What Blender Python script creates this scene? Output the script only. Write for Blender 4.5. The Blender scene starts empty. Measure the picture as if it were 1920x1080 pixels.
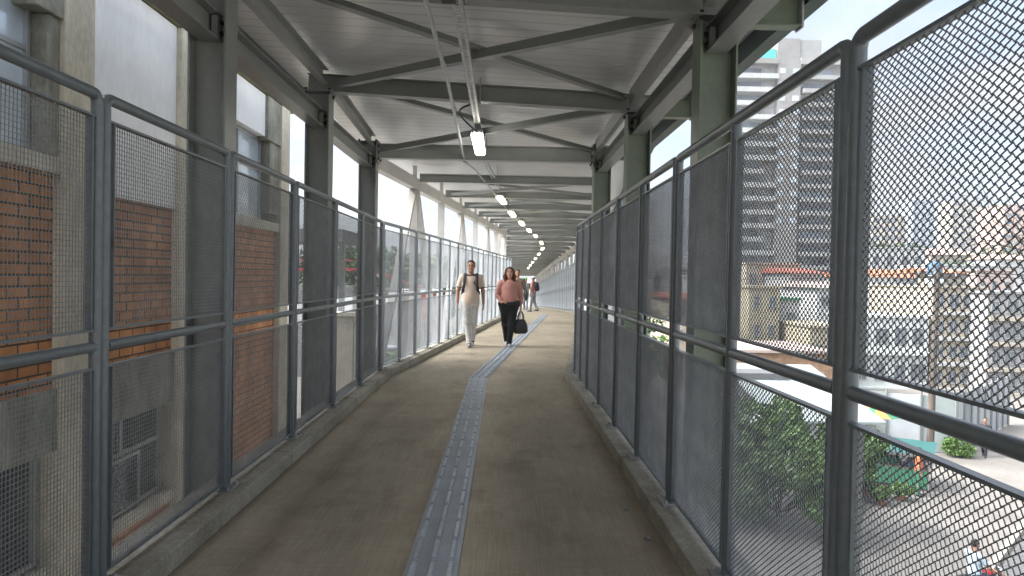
import bpy, math, random
import numpy as np
from mathutils import Vector, Matrix, Euler
R = math.radians
rnd = random.Random(7)
sc = bpy.context.scene
col = sc.collection

# ------------------------------------------------------------------ helpers
def nrm(v):
    v = np.array(v, float); return v / np.linalg.norm(v)

F = 1333.0
CAM = np.array([0.0, 0.0, 1.45])
yc = nrm([(943 - 960) / F, (540 - 518) / F, -1.0])
_r = R(1.07)
_u = np.array([math.sin(_r), math.cos(_r), 0.0])
zc = nrm(_u - yc * _u.dot(yc))
xc = np.cross(yc, zc)
def ray(px, py):
    c = np.array([(px - 960) / F, (540 - py) / F, -1.0])
    return np.array([xc.dot(c), yc.dot(c), zc.dot(c)])
def atY(px, py, Y):
    d = ray(px, py); return CAM + d * (Y / d[1])
def atZ(px, py, z):
    d = ray(px, py); return CAM + d * ((z - CAM[2]) / d[2])

class MB:
    def __init__(s):
        s.v = []; s.f = []; s.m = []
    def add(s, vs, fs, mi=0):
        o = len(s.v)
        s.v.extend([tuple(map(float, p)) for p in vs])
        s.f.extend([tuple(o + i for i in f) for f in fs])
        s.m.extend([mi] * len(fs)); return s
    def box(s, x0, x1, y0, y1, z0, z1, mi=0, M=None):
        vs = [(x, y, z) for x in (x0, x1) for y in (y0, y1) for z in (z0, z1)]
        if M is not None: vs = [tuple(M @ Vector(p)) for p in vs]
        s.add(vs, [(0, 1, 3, 2), (4, 6, 7, 5), (0, 4, 5, 1), (2, 3, 7, 6), (0, 2, 6, 4), (1, 5, 7, 3)], mi); return s
    def bar(s, p0, p1, prof, up=(0, 0, 1), mi=0):
        p0 = np.array(p0, float); p1 = np.array(p1, float)
        t = nrm(p1 - p0); a = nrm(np.cross(t, up)); b = np.cross(a, t)
        n = len(prof)
        vs = [p + a * u + b * w for p in (p0, p1) for u, w in prof]
        fs = [(i, (i + 1) % n, n + (i + 1) % n, n + i) for i in range(n)]
        fs += [tuple(range(n - 1, -1, -1)), tuple(range(n, 2 * n))]
        s.add(vs, fs, mi); return s
    def sweep(s, path, r, n=8, mi=0, caps=True, ry=None):
        P = [np.array(p, float) for p in path]; k = len(P)
        T = []
        for i in range(k):
            T.append(nrm(P[min(i + 1, k - 1)] - P[max(i - 1, 0)]))
        ref = np.array([0, 0, 1.0])
        if abs(T[0].dot(ref)) > .9: ref = np.array([0, 1.0, 0])
        a = nrm(np.cross(T[0], ref)); vs = []
        for i in range(k):
            a = nrm(a - T[i] * a.dot(T[i])); b = np.cross(T[i], a)
            rr = r[i] if hasattr(r, '__len__') else r
            r2 = rr if ry is None else ry
            for j in range(n):
                q = 2 * math.pi * j / n
                vs.append(P[i] + a * rr * math.cos(q) + b * r2 * math.sin(q))
        fs = [(i * n + j, i * n + (j + 1) % n, (i + 1) * n + (j + 1) % n, (i + 1) * n + j) for i in range(k - 1) for j in range(n)]
        if caps: fs += [tuple(range(n - 1, -1, -1)), tuple((k - 1) * n + j for j in range(n))]
        s.add(vs, fs, mi); return s
    def cyl(s, c, r, z0, z1, n=12, mi=0):
        return s.sweep([(c[0], c[1], z0), (c[0], c[1], z1)], r, n, mi)
    def ell(s, c, r, nu=12, nv=8, mi=0):
        vs = []; fs = []
        for i in range(nv + 1):
            th = math.pi * i / nv
            for j in range(nu):
                ph = 2 * math.pi * j / nu
                vs.append((c[0] + r[0] * math.sin(th) * math.cos(ph), c[1] + r[1] * math.sin(th) * math.sin(ph), c[2] + r[2] * math.cos(th)))
        for i in range(nv):
            for j in range(nu):
                fs.append((i * nu + j, (i + 1) * nu + j, (i + 1) * nu + (j + 1) % nu, i * nu + (j + 1) % nu))
        s.add(vs, fs, mi); return s
    def mesh(s, name, mats, smooth=False):
        me = bpy.data.meshes.new(name)
        me.from_pydata(s.v, [], s.f)
        mats = mats if isinstance(mats, (list, tuple)) else [mats]
        for m in mats: me.materials.append(m)
        if len(mats) > 1: me.polygons.foreach_set('material_index', s.m)
        if smooth: me.polygons.foreach_set('use_smooth', [True] * len(s.f))
        me.update(); return me
    def build(s, name, mats, parent=None, smooth=False, bevel=0.0, angle=True):
        o = bpy.data.objects.new(name, s.mesh(name, mats, smooth))
        col.objects.link(o)
        if parent is not None: o.parent = parent
        if bevel:
            b = o.modifiers.new('b', 'BEVEL'); b.width = bevel; b.segments = 2; b.limit_method = 'ANGLE'
        if smooth and angle:
            try: o.data.set_sharp_from_angle(angle=R(40))
            except Exception: pass
        return o

def tag(o, label=None, cat=None, group=None, kind=None):
    if label: o['label'] = label
    if cat: o['category'] = cat
    if group: o['group'] = group
    if kind: o['kind'] = kind
    return o
def empty(name, loc=(0, 0, 0), rot=(0, 0, 0), label=None, cat=None, group=None):
    o = bpy.data.objects.new(name, None); o.empty_display_size = .1
    col.objects.link(o); o.location = loc; o.rotation_euler = rot
    return tag(o, label, cat, group)
def kids(o, table):
    return table.get(o.name, [])
def copy_tree(root, loc, rot, label, group=None):
    def rec(o, parent):
        c = o.copy(); col.objects.link(c)
        if parent is not None: c.parent = parent
        for ch in o.children: rec(ch, c)
        return c
    c = rec(root, None); c.location = loc; c.rotation_euler = rot
    c['label'] = label
    if group: c['group'] = group
    return c
ORD = ['first', 'second', 'third', 'fourth', 'fifth', 'sixth', 'seventh', 'eighth', 'ninth', 'tenth', 'eleventh', 'twelfth',
       'thirteenth', 'fourteenth', 'fifteenth', 'sixteenth', 'seventeenth', 'eighteenth', 'nineteenth', 'twentieth',
       'twenty-first', 'twenty-second', 'twenty-third', 'twenty-fourth', 'twenty-fifth', 'twenty-sixth', 'twenty-seventh', 'twenty-eighth']

def profI(h, b, tw, tf):
    h2, b2, w = h / 2, b / 2, tw / 2
    return [(-b2, -h2), (b2, -h2), (b2, -h2 + tf), (w, -h2 + tf), (w, h2 - tf), (b2, h2 - tf), (b2, h2), (-b2, h2), (-b2, h2 - tf), (-w, h2 - tf), (-w, -h2 + tf), (-b2, -h2 + tf)]
def profC(h, b, t):
    h2 = h / 2
    return [(0, -h2), (b, -h2), (b, -h2 + t), (t, -h2 + t), (t, h2 - t), (b, h2 - t), (b, h2), (0, h2)]
def profL(a, t):
    return [(0, 0), (a, 0), (a, t), (t, t), (t, a), (0, a)]
def profR(w, h):
    return [(-w / 2, -h / 2), (w / 2, -h / 2), (w / 2, h / 2), (-w / 2, h / 2)]

# ------------------------------------------------------------------ materials
def mat(name, c, rough=.6, metal=0.0, var=.25, vs=3.0, c2=None, bump=0.0, bs=40.0, stretch=(1, 1, 1), fine=0.0, fs=80.0, spec=.5, coords='Object', detail=6, thresh=(.35, .7)):
    m = bpy.data.materials.new(name); m.use_nodes = True
    nt = m.node_tree; N = nt.nodes; L = nt.links
    p = N['Principled BSDF']
    p.inputs['Roughness'].default_value = rough; p.inputs['Metallic'].default_value = metal
    p.inputs['Specular IOR Level'].default_value = spec
    c = tuple(c)
    if var == 0 and c2 is None and not bump:
        p.inputs['Base Color'].default_value = (*c, 1); return m
    tc = N.new('ShaderNodeTexCoord'); mp = N.new('ShaderNodeMapping')
    mp.inputs['Scale'].default_value = stretch
    L.new(tc.outputs[coords], mp.inputs['Vector'])
    n1 = N.new('ShaderNodeTexNoise'); n1.inputs['Scale'].default_value = vs; n1.inputs['Detail'].default_value = detail; n1.inputs['Roughness'].default_value = .65
    L.new(mp.outputs[0], n1.inputs['Vector'])
    mr = N.new('ShaderNodeMapRange'); mr.inputs['From Min'].default_value = thresh[0]; mr.inputs['From Max'].default_value = thresh[1]
    L.new(n1.outputs['Fac'], mr.inputs['Value'])
    mix = N.new('ShaderNodeMix'); mix.data_type = 'RGBA'
    lo = c if c2 is not None else tuple(x * (1 - var) for x in c)
    hi = tuple(c2) if c2 is not None else tuple(min(1, x * (1 + var)) for x in c)
    mix.inputs['A'].default_value = (*lo, 1); mix.inputs['B'].default_value = (*hi, 1)
    L.new(mr.outputs[0], mix.inputs['Factor'])
    out = mix.outputs['Result']
    if fine:
        n2 = N.new('ShaderNodeTexNoise'); n2.inputs['Scale'].default_value = fs; n2.inputs['Detail'].default_value = 3
        L.new(mp.outputs[0], n2.inputs['Vector'])
        m2 = N.new('ShaderNodeMix'); m2.data_type = 'RGBA'; m2.blend_type = 'MULTIPLY'
        r2 = N.new('ShaderNodeMapRange'); r2.inputs['From Min'].default_value = .3; r2.inputs['From Max'].default_value = .7
        r2.inputs['To Min'].default_value = 1 - fine; r2.inputs['To Max'].default_value = 1 + fine
        L.new(n2.outputs['Fac'], r2.inputs['Value'])
        m2.inputs['Factor'].default_value = 1
        L.new(out, m2.inputs['A']); L.new(r2.outputs[0], m2.inputs['B']); out = m2.outputs['Result']
    L.new(out, p.inputs['Base Color'])
    if bump:
        n3 = N.new('ShaderNodeTexNoise'); n3.inputs['Scale'].default_value = bs; n3.inputs['Detail'].default_value = 4
        L.new(mp.outputs[0], n3.inputs['Vector'])
        b = N.new('ShaderNodeBump'); b.inputs['Strength'].default_value = bump; b.inputs['Distance'].default_value = .01
        L.new(n3.outputs['Fac'], b.inputs['Height']); L.new(b.outputs[0], p.inputs['Normal'])
    return m

def mat_emit(name, c, s):
    m = bpy.data.materials.new(name); m.use_nodes = True
    p = m.node_tree.nodes['Principled BSDF']
    p.inputs['Base Color'].default_value = (.8, .8, .75, 1)
    p.inputs['Emission Color'].default_value = (*c, 1); p.inputs['Emission Strength'].default_value = s
    return m

def mat_brick(name, c1, c2, mortar, axes=('Y', 'Z'), scale=1.0, bw=.22, bh=.075, ms=.010):
    m = bpy.data.materials.new(name); m.use_nodes = True
    nt = m.node_tree; N = nt.nodes; L = nt.links; p = N['Principled BSDF']
    tc = N.new('ShaderNodeTexCoord'); sx = N.new('ShaderNodeSeparateXYZ'); cx = N.new('ShaderNodeCombineXYZ')
    L.new(tc.outputs['Object'], sx.inputs[0])
    L.new(sx.outputs[axes[0]], cx.inputs['X']); L.new(sx.outputs[axes[1]], cx.inputs['Y'])
    b = N.new('ShaderNodeTexBrick')
    b.inputs['Color1'].default_value = (*c1, 1); b.inputs['Color2'].default_value = (*c2, 1); b.inputs['Mortar'].default_value = (*mortar, 1)
    b.inputs['Scale'].default_value = scale; b.inputs['Brick Width'].default_value = bw; b.inputs['Row Height'].default_value = bh
    b.inputs['Mortar Size'].default_value = ms; b.inputs['Mortar Smooth'].default_value = .2; b.inputs['Bias'].default_value = 0
    L.new(cx.outputs[0], b.inputs['Vector'])
    n = N.new('ShaderNodeTexNoise'); n.inputs['Scale'].default_value = 2.5; n.inputs['Detail'].default_value = 7
    L.new(tc.outputs['Object'], n.inputs['Vector'])
    r = N.new('ShaderNodeMapRange'); r.inputs['From Min'].default_value = .3; r.inputs['From Max'].default_value = .7; r.inputs['To Min'].default_value = .6; r.inputs['To Max'].default_value = 1.15
    L.new(n.outputs['Fac'], r.inputs['Value'])
    mx = N.new('ShaderNodeMix'); mx.data_type = 'RGBA'; mx.blend_type = 'MULTIPLY'; mx.inputs['Factor'].default_value = 1
    L.new(b.outputs['Color'], mx.inputs['A']); L.new(r.outputs[0], mx.inputs['B'])
    L.new(mx.outputs['Result'], p.inputs['Base Color'])
    bp = N.new('ShaderNodeBump'); bp.inputs['Strength'].default_value = .6; bp.inputs['Distance'].default_value = .01; bp.invert = True
    L.new(b.outputs['Fac'], bp.inputs['Height']); L.new(bp.outputs[0], p.inputs['Normal'])
    p.inputs['Roughness'].default_value = .85
    return m

def mat_roof(name):
    m = bpy.data.materials.new(name); m.use_nodes = True
    nt = m.node_tree; N = nt.nodes; L = nt.links; p = N['Principled BSDF']
    uv = N.new('ShaderNodeUVMap'); sp = N.new('ShaderNodeSeparateXYZ'); L.new(uv.outputs[0], sp.inputs[0])
    md = N.new('ShaderNodeMath'); md.operation = 'FRACT'
    mu = N.new('ShaderNodeMath'); mu.operation = 'MULTIPLY'; mu.inputs[1].default_value = 1 / .19
    L.new(sp.outputs['Y'], mu.inputs[0]); L.new(mu.outputs[0], md.inputs[0])
    rp = N.new('ShaderNodeValToRGB')
    e = rp.color_ramp.elements
    e[0].position = 0; e[0].color = (.0, .0, .0, 1); e[1].position = .07; e[1].color = (1, 1, 1, 1)
    k = rp.color_ramp.elements.new(.93); k.color = (1, 1, 1, 1); k = rp.color_ramp.elements.new(1.0); k.color = (0, 0, 0, 1)
    L.new(md.outputs[0], rp.inputs[0])
    n = N.new('ShaderNodeTexNoise'); n.inputs['Scale'].default_value = 1.3; n.inputs['Detail'].default_value = 5
    L.new(uv.outputs[0], n.inputs['Vector'])
    mx = N.new('ShaderNodeMix'); mx.data_type = 'RGBA'; mx.inputs['A'].default_value = (.76, .78, .80, 1); mx.inputs['B'].default_value = (.85, .86, .88, 1)
    L.new(n.outputs['Fac'], mx.inputs['Factor'])
    m2 = N.new('ShaderNodeMix'); m2.data_type = 'RGBA'; m2.inputs['A'].default_value = (.58, .58, .57, 1)
    L.new(rp.outputs[0], m2.inputs['Factor']); L.new(mx.outputs['Result'], m2.inputs['B'])
    L.new(m2.outputs['Result'], p.inputs['Base Color'])
    bp = N.new('ShaderNodeBump'); bp.inputs['Strength'].default_value = .35; bp.inputs['Distance'].default_value = .008
    L.new(rp.outputs[0], bp.inputs['Height']); L.new(bp.outputs[0], p.inputs['Normal'])
    p.inputs['Roughness'].default_value = .27
    return m

def mat_deck(name):
    m = bpy.data.materials.new(name); m.use_nodes = True
    nt = m.node_tree; N = nt.nodes; L = nt.links; p = N['Principled BSDF']
    tc = N.new('ShaderNodeTexCoord')
    def noise(scale, stretch, det=6, ro=.6):
        mp = N.new('ShaderNodeMapping'); mp.inputs['Scale'].default_value = stretch
        L.new(tc.outputs['Object'], mp.inputs['Vector'])
        n = N.new('ShaderNodeTexNoise'); n.inputs['Scale'].default_value = scale; n.inputs['Detail'].default_value = det; n.inputs['Roughness'].default_value = ro
        L.new(mp.outputs[0], n.inputs['Vector']); return n.outputs['Fac']
    def rng(v, a, b, c, d):
        r = N.new('ShaderNodeMapRange'); r.inputs['From Min'].default_value = a; r.inputs['From Max'].default_value = b
        r.inputs['To Min'].default_value = c; r.inputs['To Max'].default_value = d; L.new(v, r.inputs['Value']); return r.outputs[0]
    def mul(a, b):
        x = N.new('ShaderNodeMix'); x.data_type = 'RGBA'; x.blend_type = 'MULTIPLY'; x.inputs['Factor'].default_value = 1
        L.new(a, x.inputs['A']); L.new(b, x.inputs['B']); return x.outputs['Result']
    big = noise(1.5, (1, .7, 1), 9, .68)
    mx = N.new('ShaderNodeMix'); mx.data_type = 'RGBA'
    mx.inputs['A'].default_value = (.295, .255, .190, 1); mx.inputs['B'].default_value = (.415, .358, .272, 1)
    L.new(rng(big, .3, .68, 0, 1), mx.inputs['Factor'])
    o = mul(mx.outputs['Result'], rng(noise(1.0, (95, 2.2, 1), 4), .3, .7, .84, 1.13))
    o = mul(o, rng(noise(1.0, (4, 70, 1), 4), .3, .7, .88, 1.10))
    o = mul(o, rng(noise(160, (1, 1, 1), 2), .3, .7, .82, 1.18))
    o = mul(o, rng(noise(38, (1, 1, 1), 2), .70, .76, 1.0, 1.45))
    o = mul(o, rng(noise(23, (1, 1, 1), 3), .69, .75, 1.0, .55))
    st = noise(2.6, (1, .55, 1), 8, .7)
    s2 = N.new('ShaderNodeMix'); s2.data_type = 'RGBA'; s2.inputs['B'].default_value = (.085, .068, .058, 1)
    L.new(o, s2.inputs['A']); L.new(rng(st, .52, .72, 0, .45), s2.inputs['Factor'])
    L.new(s2.outputs['Result'], p.inputs['Base Color'])
    p.inputs['Roughness'].default_value = .8
    bp = N.new('ShaderNodeBump'); bp.inputs['Strength'].default_value = .35; bp.inputs['Distance'].default_value = .004
    L.new(noise(1.0, (120, 3, 1), 4), bp.inputs['Height']); L.new(bp.outputs[0], p.inputs['Normal'])
    return m

M = {}
M['fence'] = mat('fence_paint', (.165, .190, .205), .34, .15, c2=(.125, .100, .078), vs=6, thresh=(.62, .80), bump=.05, bs=90, fine=.10, fs=30)
M['wire'] = mat('wire_paint', (.24, .255, .265), .40, .2, var=.25, vs=6)
M['wire_sidelit'] = mat('sidelit_wire_paint', (.34, .36, .38), .42, .2, var=.25, vs=6)  # wire paint lightened: outside light on the right mesh put into its colour
M['wire_lit'] = mat('lit_wire_paint', (.62, .66, .70), .5, .1, var=.12, vs=4)  # same wire, brightened in colour for the stronger light past the bend
M['fence_lit'] = mat('lit_fence_paint', (.36, .40, .44), .45, .1, var=.15, vs=4)  # lit copy of the fence paint, daylight past the bend in its colour
M['steel'] = mat('steel_paint', (.225, .240, .232), .38, .0, c2=(.150, .135, .115), thresh=(.60, .85), vs=3.0, bump=.03, bs=30, fine=.06, fs=20)
M['steel_green_light'] = mat('green_lit_steel_paint', (.165, .200, .150), .38, .0, var=.15, vs=2, fine=.06, fs=25)  # grey steel paint with green reflected light tinted into the colour
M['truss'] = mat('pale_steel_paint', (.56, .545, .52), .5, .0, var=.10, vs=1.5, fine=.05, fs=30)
M['beam'] = mat('beam_paint', (.37, .385, .375), .42, .0, var=.12, vs=2)
M['galv'] = mat('galvanised_steel', (.45, .46, .46), .4, .7, var=.2, vs=12)
M['bolt'] = mat('bolt_steel', (.035, .035, .037), .5, .4, var=.2)
M['gutter'] = mat('dark_green_paint', (.022, .052, .048), .4, 0, var=.2, vs=3)
M['roof'] = mat_roof('roof_sheet')
M['deck'] = mat_deck('deck_concrete')
M['kerb'] = mat('kerb_concrete', (.25, .23, .18), .85, 0, c2=(.44, .42, .36), vs=2.4, bump=.3, bs=35, fine=.2, fs=60)
M['tactile'] = mat('tactile_rubber', (.33, .37, .425), .5, 0, var=.14, vs=2.5, fine=.10, fs=120, bump=.1, bs=120)
M['tactile_bar'] = mat('highlit_rubber_bars', (.42, .465, .52), .42, 0, var=.2, vs=4, fine=.12, fs=60)  # lighter than the base: highlight on the raised bars painted in
M['concrete'] = mat('old_concrete', (.40, .37, .29), .9, 0, c2=(.60, .56, .46), vs=1.8, bump=.3, bs=25, fine=.12, fs=30, stretch=(1, 1, .45))
M['stained'] = mat('stained_concrete', (.13, .13, .10), .9, 0, c2=(.38, .37, .32), vs=2.2, bump=.3, bs=25, fine=.15, fs=30, stretch=(1, 1, .5))
M['mossy'] = mat('mossy_concrete', (.10, .105, .05), .92, 0, c2=(.28, .25, .14), vs=2.2, bump=.3, bs=25, fine=.2, fs=20, stretch=(1.2, 1.2, .3))
M['plaster'] = mat('white_plaster', (.70, .71, .71), .9, 0, c2=(.84, .84, .83), vs=1.2, bump=.12, bs=30, stretch=(1, 1, .4), fine=.04, fs=20)
M['brick'] = mat_brick('orange_brick', (.64, .29, .12), (.46, .20, .09), (.10, .085, .065), bw=.23, bh=.085, ms=.009)
M['brick_x'] = mat_brick('dull_brick', (.42, .22, .10), (.32, .16, .08), (.30, .27, .22), axes=('X', 'Z'))
M['glass'] = mat('sky_reflection_glass', (.60, .69, .77), .12, .25, var=.22, vs=.6)  # bright sky reflection painted into the pale blue base colour
M['dglass'] = mat('dark_glass', (.045, .055, .062), .08, 0, var=.3, vs=.8, spec=.8)
M['alu'] = mat('aluminium', (.42, .43, .44), .4, .5, var=.12, vs=8)
M['dark'] = mat('dark_recess', (.030, .028, .026), .9, 0, var=.3)
M['wood'] = mat('pole_wood', (.115, .095, .078), .9, 0, var=.35, vs=6, stretch=(1, 1, .15), bump=.3, bs=30)
M['lamp'] = mat_emit('lamp_diffuser', (1.0, .97, .86), 4.0)
M['lampw'] = mat_emit('warm_lamp_diffuser', (1.0, .88, .60), 1.3)
M['black'] = mat('black_rubber', (.018, .018, .02), .6, 0, var=.2)
M['ground'] = mat('dry_ground', (.20, .185, .155), .95, 0, c2=(.32, .30, .265), vs=.13, fine=.2, fs=2.0)
M['asphalt'] = mat('asphalt', (.085, .085, .085), .9, 0, c2=(.14, .14, .137), vs=.25, fine=.2, fs=9)
M['pave'] = mat('pavement_concrete', (.150, .138, .124), .9, 0, c2=(.225, .205, .182), vs=.35, fine=.12, fs=6)
M['leaf'] = mat('leaf_green', (.055, .115, .022), .55, 0, c2=(.12, .21, .045), vs=1.5)
M['tglass'] = mat('grey_window_glass', (.17, .195, .22), .1, .3, var=.35, vs=.25)
M['leafd'] = mat('leaf_dark', (.028, .060, .020), .6, 0, c2=(.06, .11, .035), vs=.7)
M['bark'] = mat('bark', (.09, .07, .05), .95, 0, var=.3, vs=8)
M['red'] = mat('red_paint', (.50, .045, .06), .5, 0, var=.15)
def plain(n, c, r=.75, v=.12, vs=.4, **k): return mat(n, c, r, 0, var=v, vs=vs, fine=.05, fs=3, **k)

# ------------------------------------------------------------------ path
SL = .113                     # lateral shift per metre past the first bend
TH = math.atan(SL)
Y1, Y2, Y3 = 10.0, 28.0, 76.0
DROP = .036
def zof(y): return 0.0 if y < Y2 else -DROP * (y - Y2)
def xof(x0, y):               # a line running parallel to the walkway, x0 in the first section
    if y <= Y1: return x0
    if y <= Y2: return x0 + SL * (y - Y1)
    return x0 + SL * (Y2 - Y1)
def pathpts(x0, z, ys=(-4, Y1, Y2, Y3)):
    return [(xof(x0, y), y, z + zof(y)) for y in ys]
def ribbon(mb, xl, xr, z0, z1, ys=(-4, Y1, Y2, Y3), mi=0):
    """closed box section following the walkway between lateral offsets xl..xr"""
    vs = []
    for y in ys:
        for x, z in ((xl, z0), (xr, z0), (xr, z1), (xl, z1)):
            vs.append((xof(x, y), y, z + zof(y)))
    n = len(ys); fs = []
    for i in range(n - 1):
        for j in range(4):
            fs.append((i * 4 + j, i * 4 + (j + 1) % 4, (i + 1) * 4 + (j + 1) % 4, (i + 1) * 4 + j))
    fs += [(3, 2, 1, 0), tuple((n - 1) * 4 + j for j in range(4))]
    mb.add(vs, fs, mi); return mb

KL, KR = -1.555, .911
GZ = -6.0
mb = MB(); ribbon(mb, -1.86, 1.20, -.30, 0); tag(mb.build('footbridge_deck', M['deck']), 'brown brushed concrete deck of the covered footbridge', None, None, 'structure')
def kerb_run(a, b):
    m_ = MB(); ys = [-4 + 2.33 * k for k in range(6)] + [Y1] + [Y1 + 2.25 * k for k in range(1, 9)] + [Y2 + 3 * k for k in range(1, 17)]
    for u, v in zip(ys[:-1], ys[1:]): ribbon(m_, a, b, .004, .11, (u + .004, v - .004))
    return m_
mb = kerb_run(-1.86, KL); tag(mb.build('kerb', M['kerb'], bevel=.008), 'raised concrete kerb along the left edge of the deck', None, None, 'structure')
mb = kerb_run(KR, 1.20); tag(mb.build('kerb', M['kerb'], bevel=.008), 'raised concrete kerb along the right edge of the deck', None, None, 'structure')

for (x, y, rz, lb) in ((.80, 4.42, 20, 'loose steel nut lying on the deck beside the right kerb, farther one'), (.83, 3.92, 65, 'loose steel nut lying on the deck beside the right kerb, nearer one')):
    root = empty('steel_nut', (x, y, .001), (0, 0, R(rz)), lb, 'nut', 'steel nuts on the deck')
    b = MB(); P6 = [(math.cos(k * math.pi / 3), math.sin(k * math.pi / 3)) for k in range(6)]
    vs = [(r * c, r * s_, z) for z in (0, .016) for r in (.016, .008) for c, s_ in P6]; fs = []
    for k in range(6):
        q = (k + 1) % 6; fs += [(k, q, 12 + q, 12 + k), (6 + q, 6 + k, 18 + k, 18 + q), (12 + k, 12 + q, 18 + q, 18 + k)]
    b.add(vs, fs); b.build('nut', M['galv'], root)
# tactile strips
def tactile(name, x0, ya, yb, label):
    root = empty(name, (0, 0, 0), label=label, cat='tactile strip', group='tactile guide strips on the deck')
    b = MB(); ribbon(b, x0 - .13, x0 + .13, .003, .0075, (ya, yb)); b.build('rubber_base', M['tactile'], root)
    b = MB(); n = int((yb - ya) / .29)
    for i in range(n):
        for dx in (-.092, 0, .092):
            y = ya + .02 + i * .29
            for k in (0,):
                x = xof(x0 + dx, y); x2 = xof(x0 + dx, y + .25)
                w = .0155; z = .0070; h = .022
                vs = [(x - w, y, z), (x + w, y, z), (x2 + w, y + .25, z), (x2 - w, y + .25, z),
                      (x - w * .6, y + .002, h), (x + w * .6, y + .002, h), (x2 + w * .6, y + .242, h), (x2 - w * .6, y + .242, h)]
                b.add(vs, [(0, 1, 5, 4), (1, 2, 6, 5), (2, 3, 7, 6), (3, 0, 4, 7), (4, 5, 6, 7)])
    b.build('raised_bars', M['tactile_bar'], root)
    return root
tactile('tactile_strip', -.325, -.5, Y1 + .06, 'blue grey tactile strip of raised bars running from the camera to the bend')
tactile('tactile_strip', -.325, Y1 + .064, 27.2, 'blue grey tactile strip beyond the bend, passing the woman in pink')

# ------------------------------------------------------------------ wire meshes
def prism_path(V, Fc, pts, r, n=4, ph=0.785):
    pts = np.asarray(pts, float); k = len(pts)
    T = np.empty_like(pts); T[1:-1] = pts[2:] - pts[:-2]; T[0] = pts[1] - pts[0]; T[-1] = pts[-1] - pts[-2]
    T /= np.linalg.norm(T, axis=1)[:, None]
    a = np.cross(T, np.array([0, 1.0, 0])); a /= np.linalg.norm(a, axis=1)[:, None]
    b = np.cross(a, T)
    ang = ph + 2 * np.pi * np.arange(n) / n
    ring = pts[:, None, :] + r * (np.cos(ang)[None, :, None] * a[:, None, :] + np.sin(ang)[None, :, None] * b[:, None, :])
    o = sum(len(x) for x in V)
    V.append(ring.reshape(-1, 3))
    i = np.arange(k - 1)[:, None]; j = np.arange(n)[None, :]; j2 = (j + 1) % n
    f = np.stack([i * n + j + 0 * j2, i * n + j2, (i + 1) * n + j2, (i + 1) * n + j], -1).reshape(-1, 4) + o
    Fc.append(f)
def np_mesh(name, V, Fc, m):
    V = np.concatenate(V); Fc = np.concatenate(Fc)
    me = bpy.data.meshes.new(name)
    me.vertices.add(len(V)); me.vertices.foreach_set('co', V.astype(np.float32).ravel())
    me.loops.add(len(Fc) * 4); me.loops.foreach_set('vertex_index', Fc.astype(np.int32).ravel())
    me.polygons.add(len(Fc)); me.polygons.foreach_set('loop_start', np.arange(0, len(Fc) * 4, 4, dtype=np.int32))
    me.polygons.foreach_set('loop_total', np.full(len(Fc), 4, dtype=np.int32))
    me.materials.append(m); me.update(calc_edges=True); me.validate(); return me
def diamond_mesh(w, h, wm, out=-1.0):
    """raised expanded metal: every zigzag strand lies in a tilted plane, crests outward"""
    HX, HZ = .0155, .0112; c = HZ / 2 * 1.06; a = .0027
    V, Fc = [], []; n = int(w / HX); hx = w / n; rows = int(h / HZ)
    i = np.arange(n + 1); g = np.random.default_rng(int(w * 1e4))
    bow = .004 * np.sin(np.pi * i / n)
    for r in range(rows):
        s = np.where((i + r) % 2 == 0, 1.0, -1.0)
        z = np.clip((r + .5) * (h / rows) + s * c + g.normal(0, .00025, n + 1), .001, h - .001)
        y = out * s * a + bow * math.sin(math.pi * r / rows) + g.normal(0, .0003, n + 1)
        prism_path(V, Fc, np.stack([i * hx, y, z], 1), .0019)
    return np_mesh('wire_mesh', V, Fc, wm)
def left_mesh(w, h, wm):
    """crimped square wire mesh"""
    P = .0200; a = .0022; g = np.random.default_rng(int(w * 1e4) + 5)
    V, Fc = [], []; n = round(w / P); m = round(h / P); px, pz = w / n, h / m
    bow = lambda x, z: .004 * np.sin(np.pi * x / w) * np.sin(np.pi * z / h)
    for c in range(1, n):
        k = np.arange(m + 1); s = np.where((k + c) % 2 == 0, 1.0, -1.0)
        prism_path(V, Fc, np.stack([np.full(m + 1, c * px) + s * .0022 + g.normal(0, .0004), s * a + bow(c * px, k * pz), k * pz], 1), .0019, 4)
    for r in range(1, m):
        k = np.arange(n + 1); s = np.where((k + r) % 2 == 0, -1.0, 1.0)
        prism_path(V, Fc, np.stack([k * px, s * a + bow(k * px, r * pz), np.full(n + 1, r * pz) + g.normal(0, .0004)], 1), .0017, 4)
    return np_mesh('wire_mesh', V, Fc, wm)

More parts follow.
